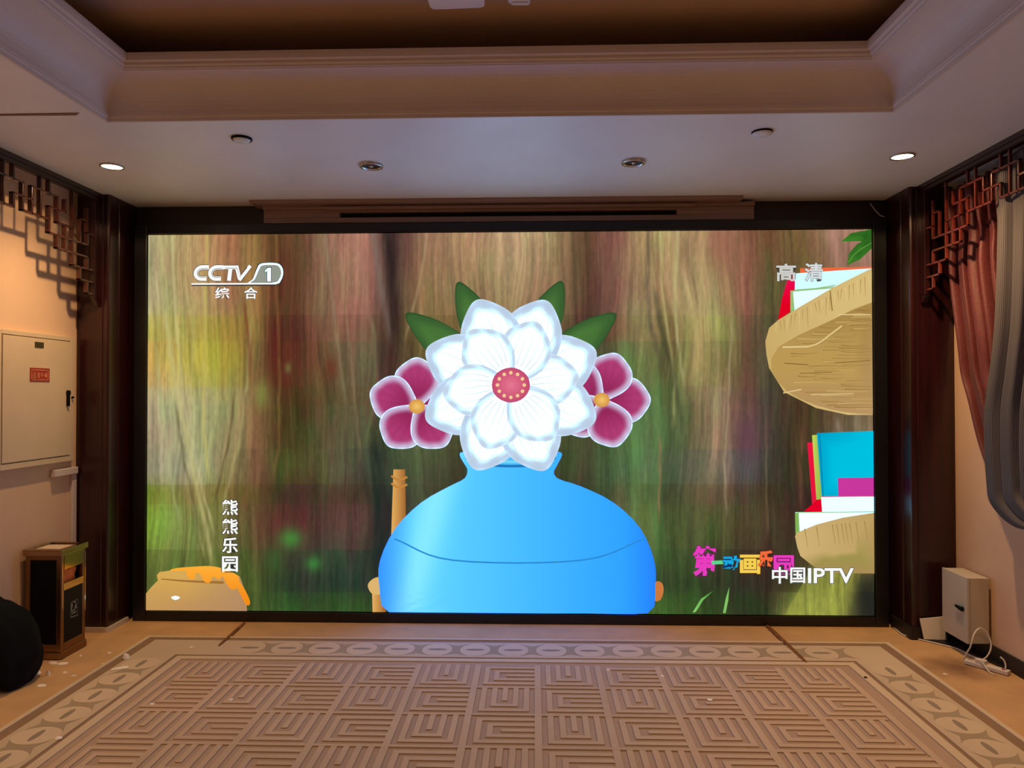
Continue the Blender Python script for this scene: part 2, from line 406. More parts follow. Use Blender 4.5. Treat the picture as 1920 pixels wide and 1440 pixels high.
# white boxes on the raised ceiling, cut by the photo's top edge
b = MB().prism([(-.425, 2.965), (-.43, 2.75), (-.195, 2.75), (-.20, 2.955), (-.204, 2.972), (-.222, 2.980), (-.405, 2.987), (-.418, 2.982)], 2, ZU - .035, ZU)
M['lilac'] = mat('pale plastic', (.85, .83, .84), .4, noise=(6, .03))
tag(b.build('ceiling_panel', 'lilac'), 'flat pale plastic box on the raised ceiling at the top edge', 'ceiling box')
o = root('ceiling_sensor', (-.06, 2.93, ZU), 'small ribbed glass fitting on the raised ceiling beside the pale box', 'ceiling fitting')
part(MB().prism([(-.112, 2.80), (-.104, 2.955), (-.088, 2.978), (-.024, 2.981), (-.014, 2.970), (-.012, 2.80)], 2, ZU - .03, ZU), 'housing', 'glass', o, bevel=.004)
b = MB()
for i in range(5): b.box(-.09, -.025, 2.835 + i * .028, 2.845 + i * .028, ZU - .036, ZU - .03)
part(b, 'ribs', 'lilac', o)

# wooden air vent on the wall above the screen
r = root('air_vent', (-.18, 4.82, 2.69), 'long brownish air vent box with a dark slot above the screen', 'air vent')
M['ventwood'] = mat('brown painted vent', (.30, .20, .165), .5, noise=(3, .08, (1, 8, 8)))
b = MB().box(-1.80, 1.435, 4.80, YB, 2.632, 2.668).box(-1.80, -1.29, 4.80, YB, 2.668, 2.702).box(.935, 1.435, 4.80, YB, 2.668, 2.702).box(-1.80, 1.435, 4.80, YB, 2.702, 2.72)
part(b, 'casing', 'ventwood', r, bevel=.003)
part(MB().box(-1.29, .935, 4.84, YB, 2.668, 2.702), 'slot', 'black', r)
part(MB().box(-1.40, 1.05, 4.765, 4.80, 2.715, 2.735).box(-1.86, 1.34, 4.70, YB, 2.745, ZC).box(-1.80, 1.435, 4.78, YB, 2.72, 2.745), 'top_moulding', 'ventwood', r, bevel=.003)
# loose cable ends beside the screen top
b = MB().tube([tuple(q) for q in smooth_open([(2.20, 4.84, 2.74), (2.21, 4.80, 2.69), (2.24, 4.79, 2.65), (2.27, 4.79, 2.64)], 6)], .003, 8)
tag(b.build('loose_cable', 'white'), 'short pale cable end above the right corner of the screen', 'cable')

# ================================================================== VIDEO WALL
vw = root('video_wall', (-.19, 4.82, 0), 'huge lit video wall in a black frame filling the far end of the room', 'screen')
BY = 4.764
b = MB().box(-2.655, SX0 - .004, BY, YB, .0, 2.622).box(SX1 + .004, 2.268, BY, YB, .0, 2.622)
b.box(SX0 - .004, SX1 + .004, BY, YB, .0, SZ0 - .004).box(SX0 - .004, SX1 + .004, BY, YB, SZ1 + .004, 2.622)
b.box(SX0 - .01, SX1 + .01, YS + .006, YB, SZ0 - .01, SZ1 + .01)
part(b, 'frame', 'bezel', vw, bevel=.004)

PV = []; PC = []; PF = []
def addpic(vs, cs, fs):
    n = len(PV); PV.extend(vs); PC.extend(cs); PF.extend([tuple(i + n for i in f_) for f_ in fs])
LAY = [0]
def sp_(x, y, layer):
    q = on(1, YS, x, y); return (min(max(q.x, SX0), SX1), YS - .00005 * layer, min(max(q.z, SZ0), SZ1))
# --- background painting
XS = [278, 330, 380, 430, 480, 520, 560, 620, 680, 730, 780, 860, 950, 1040, 1100, 1150, 1200, 1250, 1300, 1340, 1400, 1440, 1500, 1560, 1640]
ROWS = {
 445: "180,168,128 192,165,115 185,148,100 168,115,78 140,105,60 98,62,38 108,74,48 150,115,92 188,132,112 62,46,42 150,105,88 172,135,100 190,165,125 175,145,105 108,74,54 130,88,72 170,142,95 182,168,110 160,135,95 165,138,98 132,86,66 115,82,52 122,92,60 172,128,108 182,138,114",
 560: "175,165,120 185,165,110 178,150,100 155,115,80 150,115,65 95,52,36 105,66,45 135,105,78 160,112,95 70,50,42 135,110,70 140,115,80 160,130,95 140,110,80 85,62,48 120,82,68 165,142,100 150,120,85 178,158,110 150,132,90 150,96,78 98,88,58 105,82,50 120,85,60 150,110,90",
 615: "172,160,80 182,165,92 172,150,70 160,130,60 140,110,60 82,38,30 90,48,36 130,92,68 130,92,75 72,50,38 120,105,60 120,100,60 140,120,80 110,90,60 78,52,45 105,76,58 140,130,85 120,105,65 172,155,100 150,145,85 112,80,60 85,78,52 90,70,45 100,70,50 120,90,70",
 680: "200,160,85 195,180,90 185,175,70 165,150,60 125,95,60 88,36,28 95,50,38 105,82,55 110,92,68 68,48,38 100,90,50 100,80,50 120,100,60 90,80,45 85,85,60 85,100,55 115,125,72 95,90,50 165,150,95 130,120,72 105,82,60 80,80,55 78,62,40 100,72,50 110,80,60",
 755: "175,165,125 178,170,125 172,162,115 160,150,100 135,100,65 80,58,32 78,62,34 95,80,52 98,84,58 70,62,40 85,80,50 80,70,45 90,80,50 80,75,45 80,90,55 80,105,58 100,125,75 85,95,55 120,108,75 148,128,98 108,78,62 82,70,60 68,55,35 90,70,45 110,88,60",
 830: "165,155,120 168,162,122 165,158,112 150,140,95 145,105,72 72,62,34 75,66,38 92,84,58 84,82,58 62,66,48 95,100,70 70,70,45 80,75,45 78,75,50 75,75,50 76,98,55 95,125,75 82,105,62 105,105,75 145,120,95 105,75,70 78,66,62 66,55,35 95,80,55 150,130,105",
 880: "158,150,120 158,160,125 160,160,118 150,135,90 130,90,65 75,75,38 75,75,42 90,85,58 78,80,58 55,62,48 80,85,60 65,65,45 70,70,45 70,70,45 72,75,50 74,94,60 92,120,78 80,98,68 98,98,76 135,112,92 86,82,80 72,68,58 62,52,34 78,62,42 95,75,50",
 925: "120,140,50 130,130,65 135,120,70 130,112,60 105,85,50 66,50,36 70,48,38 75,60,42 68,62,44 42,50,42 70,80,55 60,60,40 60,60,40 60,60,40 60,66,44 80,85,55 90,105,60 70,80,50 92,86,58 110,92,68 80,66,52 72,62,40 60,46,34 62,44,34 70,45,35",
 985: "130,165,60 130,150,75 118,118,65 118,110,60 100,84,52 92,56,44 88,50,42 85,60,52 92,62,56 45,45,42 70,80,55 60,60,40 60,60,40 60,60,40 60,70,44 92,98,60 100,110,62 72,88,52 84,84,52 92,92,52 80,76,46 76,62,44 62,44,34 60,42,32 70,45,35",
 1050: "105,120,50 105,118,58 100,105,55 95,100,52 82,88,46 62,62,42 60,66,48 58,72,52 60,62,52 48,52,44 70,80,55 60,60,40 60,60,40 60,60,40 50,64,40 70,82,46 74,92,44 62,84,44 70,84,46 66,78,44 60,56,40 56,46,34 70,60,40 140,120,60 170,150,80",
 1095: "80,100,45 85,110,48 80,105,46 75,100,44 72,92,42 48,64,40 42,58,44 44,60,46 46,58,46 44,58,42 70,80,55 60,60,40 60,60,40 60,60,40 46,60,36 50,66,38 56,78,40 52,70,38 52,66,38 50,60,38 46,52,36 50,48,34 70,72,38 130,132,62 60,60,36",
 1146: "70,95,40 75,100,42 72,100,42 70,96,42 66,90,40 62,92,42 56,84,40 54,82,40 60,88,40 60,80,40 70,80,55 60,60,40 60,60,40 60,60,40 50,80,34 66,100,44 68,104,44 62,96,40 60,90,38 56,82,36 44,58,34 46,56,32 150,160,72 140,136,70 44,44,36",
}
ys = sorted(ROWS); CT = np.array([[[float(q) for q in c_.split(',')] for c_ in ROWS[y].split()] for y in ys])
EDG = [590, 640, 725, 760, 842, 908, 945, 1030, 1110]
NX, NY = 700, 366
def vnoise(x, y, seed):
    r_ = np.random.RandomState(seed); tb = r_.rand(97, 97)
    xi = np.floor(x).astype(int); yi = np.floor(y).astype(int); fx = x - xi; fy = y - yi
    fx = fx * fx * (3 - 2 * fx); fy = fy * fy * (3 - 2 * fy)
    g_ = lambda a, b_: tb[a % 97, b_ % 97]
    return (g_(xi, yi) * (1 - fx) + g_(xi + 1, yi) * fx) * (1 - fy) + (g_(xi, yi + 1) * (1 - fx) + g_(xi + 1, yi + 1) * fx) * fy
gx, gz = np.meshgrid(np.linspace(SX0, SX1, NX), np.linspace(SZ0, SZ1, NY))
D = np.stack([gx, np.full_like(gx, YS), gz - 1.5], -1)
dep = D @ np.array(CF); PXg = 960 + FPX * (D @ np.array(CR2)) / dep; PYg = 720 - FPX * (D @ np.array(CU2)) / dep
wx = PXg + 22 * (vnoise(PXg / 90, PYg / 160, 1) - .5) + 7 * (vnoise(PXg / 25, PYg / 90, 2) - .5)
wy = PYg + 20 * (vnoise(PXg / 14, PYg / 80, 3) - .5)
def interp(px_, py_):
    ix = np.interp(px_, XS, np.arange(len(XS))); iy = np.interp(py_, ys, np.arange(len(ys)))
    a = np.clip(ix.astype(int), 0, len(XS) - 2); b_ = np.clip(iy.astype(int), 0, len(ys) - 2)
    fx = (ix - a)[..., None]; fy = (iy - b_)[..., None]
    return (CT[b_, a] * (1 - fx) + CT[b_, a + 1] * fx) * (1 - fy) + (CT[b_ + 1, a] * (1 - fx) + CT[b_ + 1, a + 1] * fx) * fy
# module bands: blend the smooth painting with a stepped one
stepy = np.array(PYg)
cen = [520] + [615, 685, 742, 805, 880, 926, 990, 1072, 1130]
idx = np.searchsorted(EDG, PYg); stepy = np.array(cen)[idx]
img = .55 * interp(wx, wy) + .45 * interp(wx, stepy + .25 * (wy - stepy))
st = (vnoise(wx / 2.6, PYg / 60, 11) - .5) * .19 + (vnoise(wx / 6, PYg / 110, 12) - .5) * .17 + (vnoise(wx / 13, PYg / 170, 13) - .5) * .15
st += (vnoise(PXg / 3, PYg / 9, 14) - .5) * .10
img *= (1 + st)[..., None]
hue = (vnoise(wx / 9, PYg / 55, 15) - .5)[..., None] * np.array([9, -4, 2]) + (vnoise(wx / 20, PYg / 45, 16) - .5)[..., None] * np.array([-5, 8, 0])
img += hue
bx = (PXg - 278) // 84; bq = (rng.rand(20, 12, 3) - .5) * np.array([5, 4, 4])
img += bq[np.clip(bx.astype(int), 0, 19), idx]
STK = [([(445, 300), (560, 306), (700, 325), (850, 356), (960, 380), (1060, 398)], 5, (205, 195, 130), .55),
 ([(445, 322), (600, 330), (760, 345), (900, 375), (1000, 400)], 3, (215, 205, 150), .45),
 ([(445, 388), (560, 386), (700, 383), (800, 382), (900, 392)], 3, (205, 190, 105), .6),
 ([(640, 290), (760, 305), (880, 318), (980, 335)], 3, (175, 185, 130), .4),
 ([(600, 470), (720, 462), (820, 450), (900, 430), (960, 415)], 4, (185, 175, 115), .45),
 ([(560, 365), (700, 360), (800, 350), (900, 352), (1000, 372), (1050, 385)], 2.5, (190, 180, 120), .4),
 ([(760, 330), (860, 344), (940, 362), (1010, 372)], 3, (85, 80, 50), .5), ([(740, 440), (820, 430), (900, 412), (950, 402)], 2.5, (95, 72, 45), .5),
 ([(560, 458), (640, 466), (720, 470)], 3, (120, 50, 35), .45), ([(445, 517), (560, 519), (700, 524), (840, 522), (900, 512)], 3.5, (150, 110, 60), .45),
 ([(445, 610), (540, 622), (640, 632), (760, 650)], 3, (150, 140, 110), .4), ([(500, 640), (600, 650), (720, 664), (860, 676)], 3, (150, 135, 95), .35),
 ([(445, 664), (540, 682), (620, 700), (720, 706), (800, 700)], 5, (165, 125, 105), .35), ([(445, 700), (520, 712), (600, 726), (640, 732)], 7, (128, 112, 104), .55),
 ([(445, 725), (540, 738), (620, 741), (640, 742)], 9, (42, 32, 32), .65), ([(445, 800), (520, 790), (600, 770), (640, 758)], 3, (190, 165, 120), .4),
 ([(600, 700), (700, 703), (760, 697), (830, 690)], 3, (110, 130, 75), .4), ([(830, 705), (900, 708), (1000, 712), (1080, 705)], 12, (30, 42, 40), .6),
 ([(445, 1215), (540, 1212), (620, 1222), (700, 1245)], 5, (80, 70, 60), .45), ([(445, 1238), (540, 1242), (620, 1252), (720, 1266), (800, 1262)], 3, (205, 195, 125), .5),
 ([(445, 1270), (560, 1265), (640, 1270), (720, 1282)], 3.5, (205, 200, 140), .45), ([(445, 1320), (560, 1312), (640, 1305), (700, 1300)], 4, (190, 175, 115), .45),
 ([(600, 1372), (680, 1368), (760, 1366), (860, 1358), (960, 1362)], 2.2, (185, 165, 130), .55), ([(600, 1340), (680, 1345), (780, 1356), (880, 1352)], 2.2, (160, 140, 110), .4),
 ([(540, 1225), (620, 1240), (700, 1262), (800, 1280)], 5, (60, 62, 45), .45), ([(640, 1170), (760, 1186), (860, 1190), (980, 1186), (1080, 1190)], 10, (110, 150, 85), .45),
 ([(700, 1230), (800, 1240), (920, 1232), (1060, 1225)], 9, (105, 150, 85), .4), ([(820, 1236), (900, 1238), (980, 1234)], 2, (165, 110, 80), .6),
 ([(445, 1560), (500, 1572), (540, 1590)], 9, (200, 150, 132), .45), ([(780, 1435), (900, 1437), (1000, 1440)], 2, (130, 110, 80), .5), ([(800, 1505), (860, 1500), (960, 1502)], 4, (130, 85, 62), .45),
 ([(780, 1570), (840, 1575), (900, 1580)], 6, (165, 150, 125), .5), ([(780, 1605), (810, 1606)], 6, (165, 150, 125), .5)]
for pts_, w_, col_, al in STK:
    yy = [q[0] for q in pts_]; xx = [q[1] for q in pts_]
    cx_ = np.interp(PYg, yy, xx) + 3 * (vnoise(PYg / 30, PXg * 0 + w_, 20) - .5)
    fade = np.clip((PYg - yy[0] + 12) / 30, 0, 1) * np.clip((yy[-1] + 12 - PYg) / 40, 0, 1)
    if yy[0] == 445: fade = np.clip((yy[-1] + 12 - PYg) / 40, 0, 1)
    a_ = al * np.exp(-((PXg - cx_) / w_) ** 2) * fade * (.65 + .7 * vnoise(PXg / 5, PYg / 22, 21))
    a_ = np.clip(a_, 0, 1)[..., None]; img = img * (1 - a_) + np.array(col_) * a_
for (x_, y_, rx, ry, c_, al) in [(545, 1010, 22, 20, (70, 150, 60), .8), (588, 1057, 14, 14, (62, 150, 62), .7), (515, 1050, 16, 30, (62, 110, 50), .5), (490, 740, 14, 30, (140, 165, 70), .55), (405, 665, 38, 40, (185, 172, 62), .35),
      (540, 690, 6, 10, (120, 130, 70), .6), (622, 690, 12, 25, (120, 40, 32), .5), (1350, 460, 30, 60, (165, 95, 80), .5), (1400, 820, 26, 60, (95, 62, 88), .5), (1560, 1120, 50, 60, (150, 150, 62), .3), (1625, 1125, 22, 60, (34, 34, 32), .85)]:
    a_ = (al * np.exp(-((PXg - x_) / rx) ** 2 - ((PYg - y_) / ry) ** 2))[..., None]; img = img * (1 - a_) + np.array(c_) * a_
# pale root triangle below the lower shelf
tri = np.clip((PYg - (1152 - 1.75 * (PXg - 1470))) / 6, 0, 1) * np.clip((1610 + (1100 - PYg) * .25 - PXg) / 25, 0, 1) * np.clip((PYg - 1060) / 8, 0, 1)
img = img * (1 - .75 * tri[..., None]) + .75 * tri[..., None] * (np.array([150, 152, 66]) * (1 + 1.4 * st[..., None]))
img = np.clip(img * .97, 8, 250) / 255
lin = np.where(img <= .04045, img / 12.92, ((img + .055) / 1.055) ** 2.4)
addpic([(a, YS, b_) for a, b_ in zip(gx.ravel(), gz.ravel())], [tuple(q) for q in lin.reshape(-1, 3)],
       [(j * NX + i, j * NX + i + 1, (j + 1) * NX + i + 1, (j + 1) * NX + i) for j in range(NY - 1) for i in range(NX - 1)])

# the wall's cool whites and blues are brighter than the exposure can show
def glow(c, on_=False):
    if on_: return (c[0], c[1] * 1.12, c[2] * 3.3)
    t_ = min(1, max(0, (min(c) - .58) / .30))
    return (c[0] * (1 + .9 * t_), c[1] * (1 + 3.6 * t_), c[2] * (1 + 6.4 * t_))
def shape(pts, col, ctr=None, rings=1, sm=0, layer=None, boost=False):
    """a filled outline of the picture; col is rgb 0-255 or f(x, y, r) with r = 0 centre .. 1 rim"""
    LAY[0] += 1; L = layer if layer is not None else LAY[0]
    P = smooth_closed(pts, sm) if sm else [np.array(q, float) for q in pts]
    fn = col if callable(col) else (lambda x, y, r_: col)
    lc = lambda x, y, r_: glow(s2l([min(1, max(0, q / 255)) for q in fn(x, y, r_)]), boost)
    n = len(P)
    if ctr is None and rings == 1:
        tris = tessellate_polygon([[Vector((q[0], q[1], 0)) for q in P]])
        addpic([sp_(q[0], q[1], L) for q in P], [lc(q[0], q[1], 1) for q in P], [tuple(t) for t in tris])
        return
    C = np.mean(P, 0) if ctr is None else np.array(ctr, float)
    vs = [sp_(C[0], C[1], L)]; cs = [lc(C[0], C[1], 0)]; fs = []
    for k in range(1, rings + 1):
        r_ = k / rings
        for q in P:
            w_ = C + (q - C) * r_; vs.append(sp_(w_[0], w_[1], L)); cs.append(lc(w_[0], w_[1], r_))
    for i in range(n):
        fs.append((0, 1 + i, 1 + (i + 1) % n))
        for k in range(rings - 1):
            a = 1 + k * n; fs.append((a + i, a + n + i, a + n + (i + 1) % n, a + (i + 1) % n))
    addpic(vs, cs, fs)
def stroke(pts, w, col, sm=0):
    P = smooth_open(pts, sm) if sm else [np.array(q, float) for q in pts]
    LAY[0] += 1; L = LAY[0]; A = []; B = []; n = len(P)
    for i, q in enumerate(P):
        d = P[min(i + 1, n - 1)] - P[max(i - 1, 0)]; d = d / (np.linalg.norm(d) + 1e-9); nn = np.array([-d[1], d[0]])
        ww = (w[0] + (w[1] - w[0]) * i / (n - 1)) if isinstance(w, tuple) else w
        A.append(q + nn * ww / 2); B.append(q - nn * ww / 2)
    c_ = s2l([q / 255 for q in col])
    addpic([sp_(q[0], q[1], L) for q in A + B], [c_] * (2 * n), [(i, i + 1, n + i + 1, n + i) for i in range(n - 1)])
mix = lambda a, b_, t: tuple(x * (1 - t) + y * t for x, y in zip(a, b_))
cl = lambda t: min(1, max(0, t))
def grain(x, y, sc=1, seed=5, ang=0):
    ca, sa = math.cos(ang), math.sin(ang); u_ = x * ca + y * sa; v_ = -x * sa + y * ca
    return float(vnoise(np.array(u_ / 30 / sc), np.array(v_ / 3 / sc), seed)) - .5

# --- glyphs
def glyph(txt, x0, y0, x1, y1, col, bold=.0, edge=None, ew=.03, shear=0, grad=None):
    """the characters fitted to a box of the picture, with an optional dark rim"""
    def mesh(off):
        cu = bpy.data.curves.new('glyph', 'FONT'); cu.body = txt; cu.offset = off; cu.resolution_u = 3; cu.shear = shear
        o_ = bpy.data.objects.new('glyph', cu); COL.objects.link(o_)
        bpy.context.view_layer.update()
        dg = bpy.context.evaluated_depsgraph_get(); me = o_.evaluated_get(dg).to_mesh()
        vs = [(q.co.x, q.co.y) for q in me.vertices]; fs = [tuple(p_.vertices) for p_ in me.polygons]
        o_.evaluated_get(dg).to_mesh_clear(); bpy.data.objects.remove(o_); bpy.data.curves.remove(cu)
        return vs, fs
    vs, fs = mesh(bold)
    if not vs: return
    ax, bx_ = min(q[0] for q in vs), max(q[0] for q in vs); ay, by = min(q[1] for q in vs), max(q[1] for q in vs)
    def put(vs, fs, c):
        LAY[0] += 1; L = LAY[0]
        T_ = [(x0 + (q[0] - ax) / (bx_ - ax) * (x1 - x0), y1 - (q[1] - ay) / (by - ay + 1e-9) * (y1 - y0)) for q in vs]
        cc = [s2l([min(1, w_ / 255) for w_ in (c(q[0], q[1]) if callable(c) else c)]) for q in T_]
        addpic([sp_(q[0], q[1], L) for q in T_], cc, fs)
    if edge: 
        e = mesh(bold + ew); put(e[0], e[1], edge)
    put(vs, fs, col)

# --- upper right leaf, shelves and books
leafc = lambda x, y, r_: mix((62, 128, 38), (40, 92, 30), cl((x - 1580) / 60 + .3 * math.sin(y / 3)))
shape([(1577, 453), (1596, 437), (1634, 428), (1634, 462), (1612, 452)], leafc, rings=3)
shape([(1588, 497), (1592, 475), (1608, 457), (1634, 445), (1634, 466), (1612, 487)], leafc, rings=3)
stroke([(1590, 493), (1605, 474), (1634, 455)], 1.2, (110, 160, 70), 4)
shape([(1500, 503), (1636, 500), (1636, 520), (1500, 516)], (235, 105, 60))
shape([(1486, 513), (1636, 503), (1636, 525), (1560, 560), (1490, 545)], lambda x, y, r_: (205, 232, 236), rings=2)
shape([(1480, 513), (1491, 510), (1490, 546), (1481, 585), (1459, 600), (1466, 560)], lambda x, y, r_: mix((238, 15, 95), (226, 0, 32), cl((y - 510) / 60)), rings=2)
shape([(1482, 545), (1570, 537), (1570, 560), (1482, 585)], (150, 190, 115))
shape([(1487, 547), (1570, 540), (1560, 562), (1490, 582)], (212, 240, 240))
stroke([(1490, 544), (1530, 541), (1566, 535)], 2, (150, 190, 120))
def wood_(x, y, r_): 
    return mix((214, 186, 122), (190, 156, 90), cl(.3 + (1500 - x) / 260))
shape([(1636, 503), (1600, 520), (1560, 540), (1500, 575), (1459, 600), (1442, 615), (1435, 640), (1437, 665), (1442, 690), (1470, 735), (1530, 765), (1590, 778), (1636, 778)], wood_, ctr=(1590, 640), rings=10)
def under(x, y, r_):
    h = cl((y - 690) / 80); k_ = cl((y - 600) / 60) * cl((760 - y) / 60)
    return mix(mix((170, 136, 76), (186, 152, 84), k_), (190, 152, 106), h * .7)
shape([(1636, 567), (1600, 580), (1560, 600), (1500, 627), (1460, 650), (1446, 672), (1446, 694), (1458, 715), (1475, 733), (1500, 748), (1530, 760), (1558, 768), (1585, 773), (1612, 776), (1640, 777)], under, ctr=(1590, 680), rings=14)
UB = [(567, 1640), (580, 1600), (600, 1560), (627, 1500), (650, 1460), (672, 1446), (694, 1446), (715, 1458), (733, 1475), (748, 1500), (760, 1530), (768, 1558), (775, 1590)]
rw = random.Random(4)
for i in range(64):
    y_ = 574 + i * 3.05; xl = np.interp(y_, [q[0] for q in UB], [q[1] for q in UB]) + 5
    a_ = xl + (1630 - xl) * rw.uniform(0, .75); b2 = min(1638, a_ + rw.uniform(25, 90)); c_ = rw.choice([(156, 122, 62), (148, 114, 56), (204, 172, 108), (166, 132, 72)])
    if b2 - a_ > 8: stroke([(a_, y_), ((a_ + b2) / 2, y_ + rw.uniform(-1.2, 1.8)), (b2, y_ + rw.uniform(-1.5, 1.5))], (rw.uniform(.8, 2.0), .5), c_, 4)
for (a, b_, w_, c_) in [((1467, 651), (1515, 650), 3, 1), ((1570, 590), (1632, 590), 2, 1), ((1468, 737), (1502, 730), 2, 1), ((1470, 681), (1515, 684), 2, 0), ((1560, 533 + 50), (1556, 545), 2, 0), ((1565, 680), (1632, 676), 1.6, 0), ((1500, 700), (1560, 698), 1.4, 0), ((1520, 740), (1600, 738), 1.4, 1)]:
    stroke([a, b_], w_, (226, 200, 140) if c_ else (140, 108, 52))
stroke([(1515, 650), (1535, 643), (1558, 626), (1578, 611)], 2.6, (226, 200, 140), 5)
for i in range(26):
    x_ = 1455 + i * 7.2; yt = 603 - (x_ - 1455) * .52; stroke([(x_, yt + 3), (x_ + random.uniform(-3, 5), yt + random.uniform(18, 42))], (1.4, .5), (168, 136, 78) if i % 3 else (226, 200, 138))
# lower books
shape([(1513, 830), (1523, 829), (1530, 940), (1522, 945)], (232, 22, 62))
shape([(1507, 958), (1524, 944), (1540, 930), (1545, 960)], (228, 0, 38))
shape([(1522, 816), (1532, 815), (1542, 935), (1530, 937)], lambda x, y, r_: mix((196, 218, 92), (150, 178, 70), cl((x - 1524) / 12)))
shape([(1531, 812), (1638, 808), (1641, 932), (1540, 932)], lambda x, y, r_: mix((0, 158, 198), (0, 192, 224), cl((x - 1532) / 30)), rings=4)
stroke([(1536, 812), (1543, 932)], 1.5, (0, 120, 160))
shape([(1570, 896), (1641, 895), (1641, 932), (1571, 931)], (200, 55, 155))
shape([(1539, 932), (1641, 931), (1641, 960), (1541, 960)], (215, 238, 238))
stroke([(1539, 931), (1641, 930)], 1.6, (225, 90, 110))
shape([(1491, 960), (1641, 959), (1641, 985), (1492, 1000)], lambda x, y, r_: (218, 238, 240))
shape([(1490, 961), (1497, 960), (1499, 1000), (1491, 1002)], (130, 180, 85)); stroke([(1494, 960.5), (1641, 959.5)], 1.8, (150, 195, 130))
def shelf2(x, y, r_):
    top = mix((206, 176, 116), (190, 158, 98), cl((x - 1500) / 140)); t = cl((y - (1046 - .12 * (x - 1495))) / 8)
    return mix(top, mix((160, 146, 78), (170, 140, 86), cl((y - 1050) / 25)), t)
shape([(1490, 1005), (1494, 998), (1530, 983), (1580, 970), (1641, 961), (1641, 1075), (1560, 1074), (1525, 1062), (1500, 1042), (1494, 1025)], shelf2, ctr=(1590, 1020), rings=18)
for x_ in (1560, 1568, 1577, 1584, 1592, 1604, 1620, 1508, 1530): stroke([(x_, 985 - (x_ - 1550) * .12), (x_ + 6, 1022 - (x_ - 1550) * .1)], (1.6, .6), (160, 128, 70))
# honey pot
shape([(270, 1112), (285, 1100), (297, 1088), (295, 1078), (300, 1072), (330, 1068), (420, 1068), (450, 1080), (462, 1112), (464, 1150), (270, 1150)],
      lambda x, y, r_: mix(mix((214, 170, 86), (196, 150, 88), cl((y - 1080) / 50)), (170, 130, 104), cl((x - 350) / 130) * .8), ctr=(370, 1115), rings=10)
stroke([(303, 1085), (350, 1089), (420, 1092)], (2, 5), (160, 112, 52), 4)
shape([(322, 1120), (330, 1117), (338, 1120), (330, 1124)], (240, 238, 232), sm=4)
shape([(320, 1070), (330, 1065), (365, 1062), (395, 1061), (420, 1066), (446, 1078), (450, 1090), (460, 1105), (469, 1125), (468, 1134), (461, 1132), (452, 1115), (444, 1100), (443, 1104), (434, 1104), (425, 1093), (418, 1080), (411, 1087), (405, 1082), (399, 1082), (394, 1092), (384, 1090), (376, 1076), (368, 1074), (366, 1084), (358, 1086), (351, 1078), (348, 1070)],
      lambda x, y, r_: mix((255, 176, 56), (244, 140, 28), cl((y - 1060) / 60)), sm=3)
# grass blades
shape([(1298, 1148), (1304, 1147), (1318, 1125), (1337, 1107), (1314, 1122)], lambda x, y, r_: mix((140, 205, 110), (70, 150, 60), cl((x - 1300) / 40)))
shape([(1355, 1149), (1360, 1149), (1365, 1125), (1367, 1100), (1360, 1122)], (130, 190, 100))
# bamboo chair posts
bam = lambda x0, x1: (lambda x, y, r_: mix((232, 176, 96), (150, 92, 40), cl((x - x0) / (x1 - x0))))
shape([(738, 880), (760, 880), (762, 1000), (762, 1148), (733, 1148), (734, 1000)], bam(733, 764))
for y_ in (892, 906): stroke([(734, y_), (748, y_ + 8), (764, y_ + 2)], 4, (196, 132, 62), 4)
shape([(698, 1110), (724, 1108), (724, 1148), (699, 1148)], bam(698, 724))
shape([(690, 1098), (698, 1086), (712, 1082), (722, 1096), (722, 1110), (700, 1114)], lambda x, y, r_: (220, 180, 110), sm=4)
shape([(750, 1132), (800, 1112), (830, 1108), (830, 1148), (752, 1148)], lambda x, y, r_: mix((172, 218, 88), (90, 175, 45), cl((x - 750) / 60)))
shape([(1228, 1092), (1240, 1092), (1244, 1106), (1238, 1124), (1226, 1124)], (205, 120, 62), sm=4)
# --- plain blue vase with a large white blossom
def vasec(x, y, r_):
    u_ = (x - 970) / 270
    b0 = mix((92, 198, 236), (50, 158, 214), cl((u_ + .5) * .85)); b0 = mix(b0, (150, 232, 252), math.exp(-((x - 800 - (1000 - y) * .25) / 34) ** 2) * .75)
    return mix(b0, (26, 96, 160), cl((abs(u_) - .72) * 2.2))
shape([(872, 846), (960, 844), (1044, 846), (1052, 858), (1040, 876), (1044, 896), (1090, 912), (1150, 942), (1200, 990), (1226, 1050), (1228, 1100), (1214, 1149), (1100, 1149.5), (840, 1149), (730, 1147.5), (712, 1100), (713, 1050), (742, 990), (790, 942), (842, 912), (872, 896), (876, 876), (864, 858)], vasec, ctr=(965, 1020), rings=18, sm=3, boost=True)
stroke([(874, 858), (920, 872), (1000, 872), (1042, 858)], 5, (36, 120, 180), 5); stroke([(872, 851), (920, 864), (1000, 864), (1044, 851)], 5, (120, 215, 248), 5)
stroke([(740, 1010), (850, 1050), (1090, 1050), (1212, 1008)], 3, (46, 140, 200), 6)
